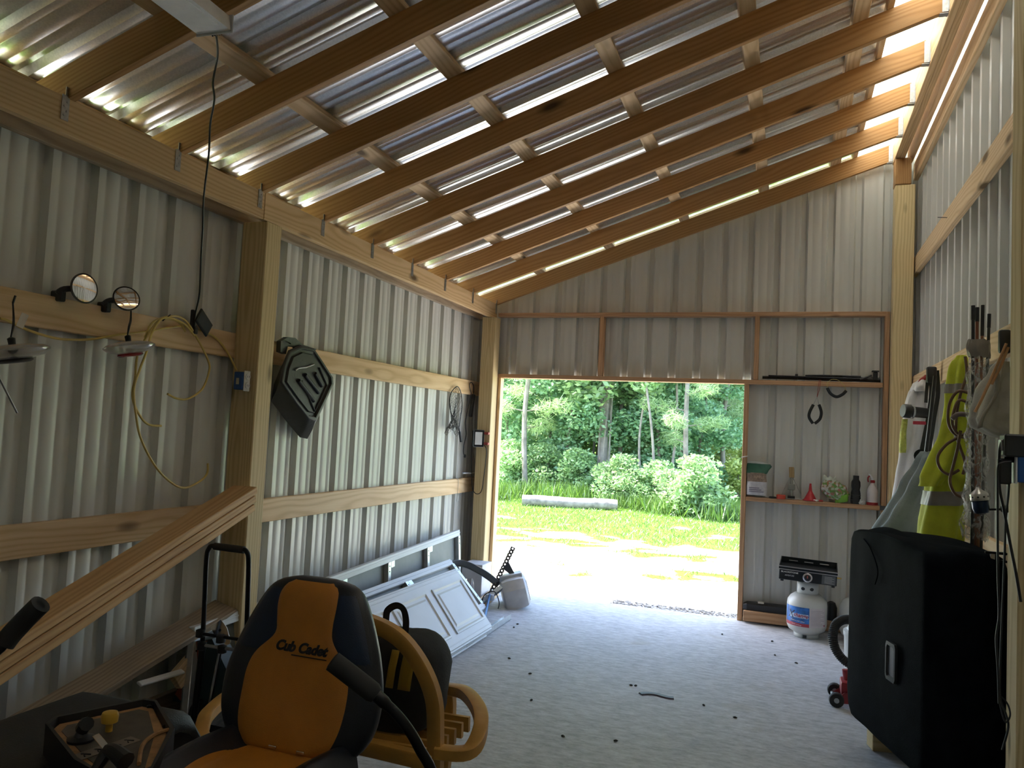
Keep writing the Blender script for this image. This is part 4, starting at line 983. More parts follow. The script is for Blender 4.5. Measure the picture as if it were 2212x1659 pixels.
P = [at(1085, 1228, Y=-.5), at(1098, 1213, Y=-.5), at(1112, 1240, Y=-.5), at(1105, 1243, Y=-.5)]; MB().loft([P, [p+V(0, .003, 0) for p in P]]).build('gusset', MATS['strap_dark'], t)
t = thing('curved_track', 'grey curved garage door track arching over the stacked sections', 'track', (.2, -.6, .02))
P = spline([at(962, 1224, Y=-.85), at(985, 1216, Y=-.75), at(1010, 1220, Y=-.68), at(1040, 1235, Y=-.62), at(1062, 1250, Y=-.58), at(1078, 1264, Y=-.55)], 6)
MB().sweep(P, [(-.004, -.028), (.028, -.028), (.028, -.024), (0, -.024), (0, .024), (.028, .024), (.028, .028), (-.004, .028)], (0, 0, 1)).build('track_channel', pm('track_grey', (.20, .21, .22), .35, .6), t, 40)
b = MB(); q = at(968, 1224, Y=-.85); b.lathe([(.01, -.02), (.03, -.018), (.03, .018), (.01, .02)], 14, frameM(q, (0, 0, 1), (0, 1, 0))); b.build('roller', BLACK, t)
t = thing('opener_rail', 'chrome and blue opener rail parts heaped on the floor beside the motor', 'rail', (.42, -.75, 0))
MB().bb((0, -.025, -.012), (.30, .025, .012), frameM(at(1035, 1305, Y=-.72), (at(1085, 1268, Y=-.62)-at(1035, 1305, Y=-.72)), (0, -.6, .8)), .003).build('rail', pm('rail_steel', (.45, .5, .58), .25, .8), t)
b = MB(); q0, q1 = at(1058, 1285, Y=-.75), at(1046, 1340, Z=.03); b.tube([q0, q1], .011, 8); b.build('blue_arm', pm('blue_steel', (.10, .22, .45), .3, .5), t)
MB().box(at(1058, 1290, Y=-.74), (.07, .05, .05), None, .006).build('trolley', pm('trolley_white', (.6, .62, .66), .35), t)
MB().tube(spline([at(1040, 1300, Y=-.8), at(1048, 1284, Y=-.8), at(1068, 1278, Y=-.75), at(1078, 1300, Y=-.75), at(1076, 1315, Z=.02)], 6), .005, 6).build('cord', CORD, t)
t = thing('floor_rail', 'pale steel angle rail lying on the floor under the front door section', 'rail', at(1070, 1345, Z=0))
r0, r1 = at(1096, 1332, Z=.022), at(1000, 1395, Z=.022); b = MB(); M = frameM(r0, r1-r0, (0, 0, 1)); L = (r1-r0).length; b.bb((0, -.03, -.02), (L, .03, -.017), M); b.bb((0, .027, -.02), (L, .03, .025), M); b.bb((0, -.03, -.02), (L, -.027, .004), M); b.build('angle', GSTEEL, t)
tag(MB().bb((-.06, -.40, .0), (.14, -.16, .30), None, .004).build('white_carton', pm('carton_white', (.62, .61, .62), .6)), 'white carton standing in the corner behind the curved track', 'box')
t = thing('plastic_bag', 'clear plastic bag of parts standing behind the front door section', 'bag', at(1010, 1290, Y=-.8))
def fn(a, b):
    th = 2*PI*a; r = .07*(1-.5*b)*(1+.2*noise.noise(V(a*8, b*5, 2))); c = at(1012, 1290, Y=-.82); return Vector((c.x+r*math.cos(th), c.y+r*.5*math.sin(th), .01+.24*b))
MB().grid(fn, 20, 9, True).build('bag_film', CLEAR, t, 60)
c = at(1030, 1300, Y=-.35); tag(board('pine_offcut', V(.26, -.72, .022), V(.19, -.20, .022), .10, .038, (0, 0, 1), W_PINE, None), 'pine offcut lying on the floor at the far left corner post', 'wood block')
# ---------------------------------------------------------------- end wall: ledge things
t = thing('tripod', 'folded black tripod lying on the door header ledge', 'tripod', at(1780, 815, Y=.045))
ax0, ax1 = V(2.50, .045, 2.105), V(3.44, .05, 2.105)
MB().tube([ax0, lerp(ax0, ax1, .5), lerp(ax0, ax1, .52), ax1], [.013, .013, .018, .019], 12).build('leg_bundle', BLACK, t, 50)
MB().tube([ax0+V(.05, -.02, .012), ax1+V(-.1, -.022, .004)], .008, 8).build('leg', BLACKM, t); MB().tube([ax0+V(.35, .01, .022), ax0+V(.5, .01, .026), ax1+V(-.15, .0, .024)], .009, 8).build('leg', BLACKM, t)
MB().lathe([(.02, -.012), (.024, -.01), (.024, .01), (.02, .012)], 12, frameM(ax0+V(.28, 0, .012), (0, 0, 1), (1, 0, 0))).build('leg_clamp', BLACK, t)
b = MB(); b.box(V(3.40, .045, 2.135), (.035, .04, .07), None, .006); b.box(V(3.40, .045, 2.176), (.055, .05, .012), None, .003); hd = b.build('pan_head', BLACK, t); MB().tube([V(3.37, .02, 2.14), V(3.28, .0, 2.10)], .007, 8).build('pan_handle', BLACK, t)
for (u, tl) in ((2.98, 0),): MB().box(V(3.10, .04, 2.12), (.10, .03, .03), None, .006).build('bracket', BLACKM, t)
# foam floats on cords
FOAM = pm('black_foam', (.015, .017, .017), .75); RC = pm('red_cord', (.35, .06, .04), .7); YW_ = pm('yellow_wire', (.55, .48, .16), .5)
YF = -.012
t = thing('foam_hook', 'teardrop-shaped black foam hanger on a red cord under the header', 'hanger', at(1761, 915, Y=YF))
MB().tube(spline(pxs([(1757, 874), (1749, 890), (1748, 902), (1756, 915)], Y=YF), 6), .0125, 10).build('foam_arm', FOAM, t, 50)
MB().tube(spline(pxs([(1769, 874), (1774, 890), (1771, 905), (1760, 915)], Y=YF), 6), .0125, 10).build('foam_arm', FOAM, t, 50)
b = MB(); b.tube(pxs([(1757, 874), (1765, 858), (1769, 874)], Y=YF), .003, 6); b.build('wire', GALV_S, t)
MB().tube(pxs([(1765, 858), (1767, 840), (1770, 820)], Y=YF), .0022, 6).build('red_cord', RC, t); MB().tube(pxs([(1765, 858), (1770, 842), (1773, 820)], Y=YF), .0022, 6).build('red_cord', RC, t)
t = thing('foam_ring', 'half ring of black foam on a yellow wire hanging from the header ledge', 'hanger', at(1807, 857, Y=YF))
MB().tube(spline(pxs([(1787, 838), (1794, 850), (1807, 857), (1820, 852), (1828, 844)], Y=YF), 6), .0125, 10).build('foam_arc', FOAM, t, 50)
MB().tube(spline(pxs([(1787, 838), (1787, 828), (1796, 820), (1810, 821), (1822, 831), (1828, 844)], Y=YF), 6), .0022, 6).build('yellow_wire', YW_, t)
# ledge shelf things --------------------------------------------------------
ZS = 1.063
def bagmesh(name, rows, Yc, dep, m, parent, fold=.01, seed=0):
    """soft bag: rows of (z, x0, x1, depth scale)"""
    rings = []
    for i, (z, x0, x1, ds) in enumerate(rows):
        c = (x0+x1)/2; w_ = (x1-x0)/2; r = []
        for k in range(28):
            th = 2*PI*k/28; e = .6; cx_ = math.copysign(abs(math.cos(th))**e, math.cos(th)); sy = math.copysign(abs(math.sin(th))**e, math.sin(th))
            p = Vector((c+w_*cx_, Yc+dep*ds*sy, z)); n_ = noise.noise(Vector((p.x*14+seed, p.z*11, k*.25)))
            r.append(p+V(n_*fold, n_*fold, n_*fold*.6))
        rings.append(r)
    return MB().loft(rings).build(name, m, parent, 50)
def xr(pl_, pr, py, Y): return at(pl_, py, Y=Y).x, at(pr, py, Y=Y).x
def rowsz(L, Y, ds=None): return [(at((a+b_)/2, py, Y=Y).z, at(a, py, Y=Y).x, at(b_, py, Y=Y).x, d) for py, a, b_, d in L]
t = thing('feed_bag', 'half-empty feed bag with green top and white base at the left end of the ledge', 'bag', at(1635, 1070, Y=.02))
bagmesh('white_base', rowsz([(1069, 1613, 1657, .85), (1055, 1612, 1658, 1), (1040, 1614, 1657, 1)], .03), .03, .05, pm('bag_white', (.62, .60, .62), .5, 0, .12, 40), t, .004)
bagmesh('clear_middle', rowsz([(1040, 1614, 1657, 1), (1030, 1614, 1656, .95), (1021, 1613, 1656, .9)], .03), .03, .049, pm('bag_brown', (.30, .22, .17), .4, 0, .35, 50), t, .005, 3)
bagmesh('green_top', rowsz([(1022, 1612, 1657, .9), (1014, 1612, 1662, .7), (1007, 1613, 1668, .45), (1002, 1614, 1664, .25)], .03), .03, .048, pm('bag_green', (.02, .12, .075), .4, 0, .2, 20), t, .008, 5)
bagmesh('torn_rim', rowsz([(1004, 1614, 1662, .25), (999, 1616, 1650, .15), (997, 1618, 1640, .1)], .03), .03, .048, pm('bag_rim', (.55, .58, .55), .5), t, .008, 5)
text('bag_lettering', 'APPLE', .034, frameM(at(1640, 1031, Y=-.0225), (1, 0, 0), (0, -1, 0)), pm('bag_print', (.55, .40, .28), .5), t, .0005)
for k in range(3): MB().bb((at(1618, 1048, Y=-.0245).x, -.0245, ZS+.045+.016*k), (at(1650-5*k, 1048, Y=-.0245).x, -.0235, ZS+.052+.016*k)).build('printed_line', pm('bag_ink', (.22, .2, .26), .6), t)
t = thing('wire_trap', 'wooden-handled trap with spread wire legs standing on the ledge', 'trap', at(1710, 1075, Y=.045))
c = at(1709, 1072, Y=.045); c.z = ZS
hd = board('wooden_handle', V(c.x, c.y, c.z+.185), V(c.x-.004, c.y, c.z+.275), .042, .025, (0, -1, 0), wood('handle_wood', (.40, .28, .13), (.33, .22, .09), (.2, .12, .05), .02), t)
MB().tube([V(c.x, c.y, c.z+.03), V(c.x, c.y, c.z+.19)], .012, 8).build('shaft', pm('dull_steel', (.35, .35, .30), .45, .8), t)
MB().box(V(c.x, c.y, c.z+.105), (.06, .03, .05), None, .004).build('trigger_plate', MATS['dull_steel'], t)
for (dx_, dy) in ((-.085, -.03), (.085, -.03), (-.085, .03), (.085, .03)): MB().tube(spline([V(c.x+dx_*.12, c.y+dy*.3, c.z+.185), V(c.x+dx_*.6, c.y+dy, c.z+.10), V(c.x+dx_, c.y+dy, c.z+.006)], 5), .0028, 6).build('wire_leg', GALV_S, t)
for dy in (-.03, .03): MB().tube([V(c.x-.085, c.y+dy, c.z+.006), V(c.x+.085, c.y+dy, c.z+.006)], .0028, 6).build('cross_wire', GALV_S, t)
MB().bb((c.x-.03, c.y-.03, c.z), (c.x+.03, c.y+.03, c.z+.03), None, .004).build('base_block', BLACK, t)
c = at(1669, 1068, Y=.01); c.z = ZS+.008; tag(MB().tube([c+V(.024*math.cos(a), .018*math.sin(a), 0) for a in [2*PI*k/18 for k in range(18)]], .007, 8, True).build('rubber_ring', RUBBER), 'small black rubber ring beside the feed bag on the ledge', 'ring')
c = at(1687, 1074, Y=.012); c.z = ZS; tag(MB().lathe([(.036, 0), (.038, .003), (.038, .032), (.034, .036), (.012, .036)], 24, Matrix.Translation(c)).build('orange_cap', pm('orange_red', (.55, .06, .025), .4)), 'round orange-red cap lying on the ledge before the wire trap', 'cap')
c = at(1750, 1077, Y=.04); c.z = ZS; t = thing('funnel', 'small red plastic funnel standing upside down on the ledge', 'funnel', c)
RDP = pm('funnel_red', (.48, .02, .03), .35)
MB().lathe([(.056, 0), (.058, .006), (.050, .014), (.020, .072), (.014, .085), (.008, .145), (.005, .146)], 26, Matrix.Translation(c)).build('cone', RDP, t, 40); MB().lathe([(.057, 0), (.061, .002), (.061, .008), (.057, .009)], 26, Matrix.Translation(c)).build('rim', RDP, t)
t = thing('seed_bag', 'crumpled green and white seed bag slumping over the ledge', 'bag', at(1803, 1085, Y=.02))
def fn(a, b):
    th = 2*PI*a; ph = -PI/2+PI*b; p = Vector((.115*math.cos(ph)*math.cos(th), .045*math.cos(ph)*math.sin(th), .078*math.sin(ph)))
    p *= 1+.22*noise.noise(p*18); c = at(1804, 1060, Y=.035); M = Matrix.Rotation(-.45, 3, 'Y').inverted(); return c+M @ p
def printed(name, cols):
    m, nt, b = _new(name); vo = N(nt, 'ShaderNodeTexVoronoi'); vo.inputs['Scale'].default_value = 55; nt.links.new(objco(nt, (1, 1, 1), False), vo.inputs['Vector'])
    sp = N(nt, 'ShaderNodeSeparateColor'); nt.links.new(vo.outputs['Color'], sp.inputs[0])
    r = ramp(nt, sp.outputs[0], [(i/len(cols), c) for i, c in enumerate(cols)]); nt.links.new(r, b.inputs['Base Color']); b.inputs['Roughness'].default_value = .35
    nt.nodes[-1]; return m
MB().grid(fn, 26, 16, True).build('bag_body', printed('seed_print', [(.60, .62, .58), (.10, .22, .05), (.45, .12, .16), (.30, .20, .06), (.62, .62, .6), (.13, .28, .06)]), t, 60)
c = at(1789, 1037, Y=.03); MB().grid(lambda a, b: c+V(lerp(-.04, .06, a), .01*math.sin(9*a), lerp(-.03, .035, b)*(1-.3*a)+.01*math.sin(14*a)), 14, 5).build('bag_neck', pm('bag_neck', (.55, .6, .52), .4, 0, .2, 30), t, 60, 0, .003)
c = at(1818, 1082, Y=-.0); MB().grid(lambda a, b: c+V(lerp(-.05, .05, a), .01*math.sin(7*a), lerp(-.03, .03, b)+.03*a), 10, 5).build('bag_bottom_fold', pm('leaf_green_film', (.16, .36, .04), .35), t, 60, 0, .003)
c = at(1848, 1083, Y=.045); c.z = ZS; t = thing('black_bottle', 'tall black ribbed bottle standing on the ledge beside the spray bottle', 'bottle', c)
MB().loft([[c+V(w_*sx, .03*sy, z) for sx, sy in ((-1, -.6), (-.6, -1), (.6, -1), (1, -.6), (1, .6), (.6, 1), (-.6, 1), (-1, .6))] for z, w_ in ((0, .034), (.02, .037), (.09, .036), (.12, .030), (.15, .035), (.185, .033), (.20, .024), (.205, .022), (.235, .022))]).build('bottle_body', BLACK, t, 30)
for z in (.03, .05, .07): MB().bb((c.x-.038, c.y-.0315, c.z+z), (c.x+.038, c.y-.02, c.z+z+.006), None, .002).build('rib', BLACK, t)
c = at(1862, 1084, Y=.02); c.z = ZS+.016
def fn(a, b):
    th = 2*PI*a; ph = -PI/2+PI*b; p = Vector((math.cos(ph)*math.cos(th), math.cos(ph)*math.sin(th), math.sin(ph))); return c+p*.024*(1+.5*noise.noise(p*3))
tag(MB().grid(fn, 18, 12, True).build('crumpled_tissue', pm('tissue', (.6, .58, .55), .8)), 'crumpled pale tissue between the black bottle and the spray bottle', 'tissue')
c = at(1884, 1087, Y=.042); c.z = ZS; t = thing('spray_bottle', 'white spray bottle with red base and trigger at the right end of the ledge', 'spray bottle', c)
MB().lathe([(.0445, .0), (.0455, .004), (.0455, .022), (.044, .024)], 24, Matrix.Translation(c)).build('red_base', pm('bottle_red', (.30, .015, .02), .35), t)
MB().lathe([(.043, .022), (.0435, .10), (.041, .125), (.030, .150), (.018, .170), (.0145, .185)], 24, Matrix.Translation(c)).build('bottle_body', pm('bottle_white', (.72, .66, .66), .35, 0, .04, 8, 0, 60, .5, .15), t, 50)
MB().lathe([(.017, .183), (.018, .186), (.018, .202), (.012, .206)], 18, Matrix.Translation(c)).build('collar', MATS['bottle_red'], t)
b = MB(); b.tube(spline([c+V(0, 0, .20), c+V(-.004, 0, .225), c+V(-.018, 0, .245), c+V(-.034, 0, .252)], 5), [.010, .012, .011, .008], 10); b.build('spray_head', WHITE, t, 50)
MB().tube(spline([c+V(-.018, 0, .24), c+V(-.034, 0, .228), c+V(-.036, 0, .205), c+V(-.032, 0, .188)], 5), .0055, 8).build('trigger', MATS['bottle_red'], t, 50)
for q, lab in (((1762, 1079), 'tiny white peg beside the funnel on the ledge'), ((1774, 1081), 'tiny red peg right of the funnel on the ledge')):
    c = at(q[0], q[1], Y=.0); c.z = ZS+.008; tag(MB().tube([c+V(-.018, 0, 0), c+V(.014, .004, 0)], [.008, .007], 10).build('peg', WHITE if 'white' in lab else RDP), lab, 'peg')
tag(MB().tube([at(1601, 988, Y=-.012), at(1616, 985, Y=-.012)], .004, 6).build('latch_pin', WHITE), 'short white peg sticking out of the right door jamb', 'peg')

# propane cylinders and griddle ------------------------------------------------
TK = pm('tank_white', (.60, .61, .58), .38, 0, .06, 6)
def cyl_point(c, r, ang, z): return V(c.x+r*math.sin(ang), c.y-r*math.cos(ang), c.z+z)
def cylpatch(c, r, a0, a1, z0, z1, th=.0012):
    def fn(a, b): return cyl_point(c, r+th, lerp(a0, a1, a), lerp(z0, z1, b))
    return MB().grid(fn, 18, 2)
def cyltext(name, body, size, c, r, ang, z, m, par, rise=.0, shear=.2, bold=.0):
    cu = bpy.data.curves.new(name, 'FONT'); cu.body = body; cu.size = size; cu.align_x = 'CENTER'; cu.shear = shear; cu.offset = bold; cu.resolution_u = 3
    ob = bpy.data.objects.new('tmp', cu); COL.objects.link(ob); dg = bpy.context.evaluated_depsgraph_get(); me = bpy.data.meshes.new_from_object(ob.evaluated_get(dg)); bpy.data.objects.remove(ob)
    for v in me.vertices: v.co = cyl_point(c, r, ang+v.co.x/r, z+v.co.y+rise*v.co.x)
    me.materials.clear(); me.materials.append(m); o2 = bpy.data.objects.new(name, me); COL.objects.link(o2); setpar(o2, par); return o2
def tank(c, lab, labelled=True):
    t = thing('propane_tank', lab, 'gas cylinder', c); M = Matrix.Translation(c)
    for k in range(4):
        MB().grid(lambda a, b: V(c.x+(.095+.0*b)*math.cos(k*PI/2+a*1.25), c.y+.095*math.sin(k*PI/2+a*1.25), c.z+.035*b), 8, 3).build('foot_ring', TK, t, 60, 0, .004)
    MB().lathe([(.095, .028), (.10, .034), (.10, .040)], 30, M).build('foot_rim', TK, t)
    body = MB().lathe([(.02, .032), (.10, .036), (.135, .055), (.150, .085), (.153, .11), (.153, .255), (.149, .285), (.13, .315), (.10, .338), (.06, .348), (.02, .35)], 40, M).build('cylinder_body', TK, t, 50)
    def col_(a, b):
        th = -PI*.86+2*PI*.86*a; return V(c.x+.078*math.sin(th), c.y-.078*math.cos(th), c.z+.335+.098*b)
    col = MB().grid(col_, 40, 4).build('collar', TK, t, 60, 0, .004)
    for th in (-.45, .40): MB().grid(lambda a, b: cyl_point(c, .0815, th+.20*math.cos(2*PI*a)*b, .385+.013*math.sin(2*PI*a)*b), 16, 2, True).build('hand_hole', BLACK, col, 60)
    MB().lathe([(.012, .345), (.014, .36), (.02, .365), (.02, .40), (.008, .405)], 12, M).build('valve', pm('brass', (.5, .36, .12), .3, 1), t)
    if labelled:
        c0 = Vector(c); bl = pm('label_blue', (.03, .16, .50), .35, 0, .6, 16)
        cylpatch(c0, .153, -1.35, .10, .10, .25).build('blue_label', bl, body, 60); cylpatch(c0, .153, .12, 1.05, .10, .25).build('white_label', pm('label_white', (.60, .56, .58), .45), body, 60)
        cylpatch(c0, .1534, -1.35, .10, .10, .125).build('red_band', pm('label_red', (.40, .04, .06), .4), body, 60)
        cylpatch(c0, .1536, -.95, .06, .165, .198).build('pale_swoosh', pm('label_sky', (.45, .60, .74), .4, 0, .3, 30), body, 60)
        cyltext('label_lettering', 'X', .085, c0, .1556, -.90, .16, pm('ink_navy', (.01, .02, .06), .5), body, 0, .25, .001)
        cyltext('label_lettering', 'change', .042, c0, .1556, -.34, .172, pm('ink_red', (.38, .03, .06), .5), body, -.06, .3, .001)
        cyltext('label_slogan', 'propane with safety', .015, c0, .1556, -.5, .137, WHITE, body, -.05); cyltext('label_slogan', 'cylinder exchange', .012, c0, .1556, -.55, .109, WHITE, body, -.05)
        for k in range(11): cylpatch(c0, .1534, .18, .95-.12*(k % 3), .118+.011*k, .121+.011*k).build('fine_print', pm('fine_print', (.36, .32, .36), .6), body, 60)
        cylpatch(c0, .1538, .93, 1.01, .108, .122).build('hazard_diamond', pm('hazard', (.30, .02, .05), .5), body, 60)
    return t
TC = V(2.905, -.27, 0)
tank(TC, 'white propane cylinder with blue exchange label carrying the griddle')
tank(V(3.30, -.27, 0), 'white propane cylinder mostly hidden behind the black covered speaker', False)
t = thing('griddle', 'small black tabletop gas griddle sitting on top of the labelled propane cylinder', 'griddle', (TC.x, TC.y, .434))
GB = pm('griddle_black', (.012, .016, .020), .28, .2, .15, 10); ZG = .437
M = Matrix.Translation((2.905, -.25, ZG)) @ Matrix.Rotation(.03, 4, 'Y') @ Matrix.Rotation(-.04, 4, 'Z')
MB().bb((-.215, -.17, .012), (.215, .17, .095), M, .004).build('body', GB, t)
tr = MB(); tr.bb((-.218, -.175, .097), (.218, .175, .101), M)
tr.bb((-.218, -.175, .101), (.218, -.170, .118), M); tr.bb((-.218, .170, .101), (.218, .175, .150), M)
tr.add([M @ V(*p) for p in [(-.218, -.175, .101), (-.218, .175, .101), (-.218, .175, .150), (-.218, -.175, .118), (-.213, -.175, .101), (-.213, .175, .101), (-.213, .175, .150), (-.213, -.175, .118)]], [(0, 1, 2, 3), (4, 7, 6, 5), (3, 2, 6, 7), (0, 4, 5, 1)])
tr.add([M @ V(*p) for p in [(.218, -.175, .101), (.218, .175, .101), (.218, .175, .150), (.218, -.175, .118), (.213, -.175, .101), (.213, .175, .101), (.213, .175, .150), (.213, -.175, .118)]], [(0, 1, 2, 3), (4, 7, 6, 5), (3, 2, 6, 7), (0, 4, 5, 1)])
gt = tr.build('griddle_tray', GB, t); MB().bb((-.219, -.1775, .113), (.219, -.1745, .120), M).build('front_lip', pm('lip_steel', (.55, .53, .55), .3, .8), t); MB().bb((-.216, -.1725, .090), (.216, -.1700, .096), M).build('front_edge', MATS['lip_steel'], t)
for x in (-.12, 0, .12): MB().bb((x-.035, .168, .120), (x+.035, .1695, .127), M, .001).build('vent_slot', MATS['lip_steel'], gt)
kn = MB().lathe([(.034, 0), (.036, .004), (.030, .008), (.028, .010)], 28, M @ frameM((0, -.170, .050), (1, 0, 0), (0, -1, 0))).build('knob_ring', MATS['lip_steel'], t)
MB().lathe([(.026, .004), (.024, .022), (.018, .026)], 24, M @ frameM((0, -.170, .050), (1, 0, 0), (0, -1, 0))).build('control_knob', BLACK, t); MB().bb((-.004, -.200, .048), (.004, -.1965, .068), M).build('knob_pointer', pm('pointer_red', (.45, .12, .10), .4), t)
MF = M @ frameM((-.135, -.1706, .074), (1, 0, 0), (0, -1, 0)); text('maker_lettering', 'BLACKSTONE', .0165, MF, WHITE, t, .0003, 0, 1.25, .0004)
MF = M @ frameM((-.135, -.1706, .048), (1, 0, 0), (0, -1, 0)); text('model_lettering', 'ADVENTURE', .017, MF, pm('grey_ink', (.5, .5, .5), .5), t, .0003, 0, .72, .0004)
pn = MB().bb((.105, -.1715, .018), (.205, -.1700, .085), M).build('instruction_panel', pm('panel_grey', (.10, .11, .12), .45), t)
for k in range(6): MB().bb((.125, -.1720, .026+.0095*k), (.195-.015*(k % 2), -.1716, .0285+.0095*k), M).build('printed_line', pm('grey_ink', (.5, .5, .5), .5), pn)
for x in (-.19, .19):
    for y in (-.14, .14): MB().bb((x-.012, y-.012, -.004), (x+.012, y+.012, .013), M, .002).build('rubber_foot', RUBBER, t)
MB().tube([M @ V(.215, -.05, .06), M @ V(.25, -.05, .06)], .006, 8).build('gas_inlet', MATS['brass'], t)
# things at the foot of the end wall
tag(board('base_timber', V(2.405, -.05, .060), V(3.46, -.05, .060), .085, .038, (0, -1, 0), W_FRAME, None), 'pale timber on edge along the floor under the ledge', 'timber')
t = thing('black_case', 'long black plastic case lying on the base timber left of the propane cylinder', 'case', (2.6, .0, .1))
MB().loft([[V(x, .01+s*y, .125+s*z) for y, z in ((-.045, -.022), (-.045, .03), (-.02, .045), (.03, .045), (.045, .02), (.045, -.022))] for x, s in ((2.40, .6), (2.43, .95), (2.56, 1), (2.72, 1), (2.84, .95))]).build('case_body', BLACK, t, 25)
MB().bb((2.565, -.040, .10), (2.575, -.036, .16), None).build('strap', BLACK, t); MB().bb((2.52, -.03, .168), (2.57, .0, .185), None, .002).build('paper_tag', pm('case_tag', (.5, .45, .36), .7), t)
c = V(3.08, .0, .08)
tag(MB().lathe([(.03, 0), (.045, .02), (.045, .12), (.03, .16), (.012, .17)], 18, Matrix.Translation(V(3.10, -.02, .083))).build('dark_jug', BLACK), 'dark jug on the base timber right of the labelled propane cylinder', 'jug')
# shop vacuum with hose, floor jack --------------------------------------------------
t = thing('shop_vacuum', 'pale shop vacuum with black corrugated hose half hidden behind the black speaker', 'vacuum', (3.27, -1.45, 0))
MB().lathe([(.13, .05), (.165, .06), (.175, .30), (.18, .31), (.18, .335), (.16, .345), (.12, .42), (.02, .43)], 28, Matrix.Translation((3.28, -1.45, 0))).build('drum', pm('vac_pale', (.55, .55, .52), .4), t)
for a in range(4): MB().lathe([(.01, -.012), (.03, -.012), (.03, .012), (.01, .012)], 14, frameM((3.28+.14*math.cos(a*PI/2+.6), -1.45+.14*math.sin(a*PI/2+.6), .03), (0, 0, 1), (1, 0, 0))).build('caster', BLACK, t)
hp = spline([at(1835, 1338, Y=-1.5), at(1818, 1340, Y=-1.55), at(1804, 1352, Y=-1.6), at(1799, 1376, Y=-1.65), at(1805, 1402, Y=-1.68), at(1822, 1425, Y=-1.70), at(1845, 1440, Y=-1.7)], 14)
MB().tube(hp, [.030 if i % 2 else .025 for i in range(len(hp))], 12).build('corrugated_hose', RUBBER, t, 20)
MB().tube(spline([at(1795, 1378, Y=-1.6), at(1798, 1355, Y=-1.57), at(1806, 1342, Y=-1.55), at(1822, 1336, Y=-1.52)], 6), .005, 7).build('white_handle', WHITE, t)
t = thing('floor_jack', 'red floor jack on the concrete peeking out left of the black speaker', 'floor jack', (3.2, -1.9, 0))
JR = pm('jack_red', (.30, .02, .03), .35)
for y in (-2.0, -1.84): MB().prism([(3.02, .03), (3.08, .085), (3.5, .10), (3.5, .05), (3.05, .02)], .006, frameM((0, y, 0), (1, 0, 0), (0, -1, 0))).build('side_plate', JR, t)
MB().bb((3.06, -1.99, .06), (3.14, -1.85, .14), None, .01).build('power_unit', JR, t); MB().tube([V(3.10, -1.92, .10), V(3.085, -1.92, .20)], .018, 10).build('handle_socket', JR, t)
for x, r in ((3.035, .042), (3.44, .035)):
    for y in (-2.02, -1.82):
        wq = MB().lathe([(.012, -.016), (r*.9, -.018), (r, -.012), (r, .012), (r*.9, .018), (.012, .016)], 22, frameM((x, y, r), (0, 0, 1), (0, 1, 0))).build('wheel', RUBBER, t)
        MB().disc((x, y-.0185, r), (0, 1, 0), r*.35, .004, 14).build('hub', GALV_S, wq)
MB().tube([V(3.02, -2.0, .035), V(3.02, -1.84, .035)], .01, 8).build('axle', GALV_S, t)

# black covered speaker ---------------------------------------------------------------
A, B_, C_ = V(3.035, -2.62, 0), V(3.285, -3.46, 0), V(3.615, -3.36, 0); D_ = A+C_-B_
t = thing('covered_speaker', 'big black fabric-covered loudspeaker standing on wood blocks by the right wall', 'speaker', (A+C_)/2)
FAB = pm('black_fabric', (.0042, .0055, .0075), .8, 0, .3, 12, .4, 240, .03)
cen = (A+B_+C_+D_)/4
def spring(z, s, rr, sag=0):
    out = []; P = [A, B_, C_, D_]
    for i in range(4):
        p, nx_, pv = P[i], P[(i+1) % 4], P[i-1]; e1 = (pv-p).normalized(); e2 = (nx_-p).normalized()
        for k in range(6):
            a = k/5; q = p+e1*rr*(1-a)**2+e2*rr*a**2; q = cen+(q-cen)*s; out.append(V(q.x, q.y, z))
        for k in range(1, 12):
            a = k/12; q = lerp(p+e2*rr, nx_-(nx_-p).normalized()*rr, a); q = cen+(q-cen)*s
            n_ = noise.noise(V(q.x*5, q.y*5, z*4)); out.append(V(q.x+n_*.012, q.y+n_*.012, z+sag*math.sin(PI*a)))
    return out
rings = [spring(z, s, r, sg) for z, s, r, sg in ((.165, .88, .05, 0), (.175, .93, .05, 0), (.22, .985, .06, 0), (.30, 1.0, .05, 0), (.45, 1, .05, 0), (.60, 1, .05, 0), (.75, 1, .05, 0), (.90, 1, .05, 0), (1.0, .995, .05, 0), (1.06, .985, .05, 0), (1.095, .96, .06, .012), (1.11, .9, .08, .018), (1.115, .6, .1, .012), (1.115, .2, .05, 0))]
MB().loft(rings).build('fabric_cover', FAB, t, 60)
fold = [at(1868, 1157, X=3.055), at(1880, 1180, X=3.06), at(1893, 1215, X=3.065), at(1896, 1240, X=3.065), at(1890, 1262, X=3.062)]
nrm = (B_-A).cross(V(0, 0, 1)).normalized(); nrm = nrm if nrm.x < 0 else -nrm
def onface(px, py, d):
    ray = at(px, py, D=1)-CAM; tt = ((A+nrm*d-CAM).dot(nrm))/ray.dot(nrm); return CAM+ray*tt
MB().tube(spline([onface(1866, 1165, .004), onface(1880, 1185, .008), onface(1893, 1218, .01), onface(1896, 1240, .008), onface(1890, 1262, .004)], 6), [.004, .009, .010, .008, .003], 8).build('fabric_fold', FAB, t, 50)
hc = onface(1930, 1430, .0)
M = frameM(hc+nrm*.010, (B_-A), nrm); hm = MB(); 
P = lambda w_, h_, z_: [M @ V(x*w_, y*h_, z_) for x, y in ((-1, -.8), (-.8, -1), (.8, -1), (1, -.8), (1, .8), (.8, 1), (-.8, 1), (-1, .8))]
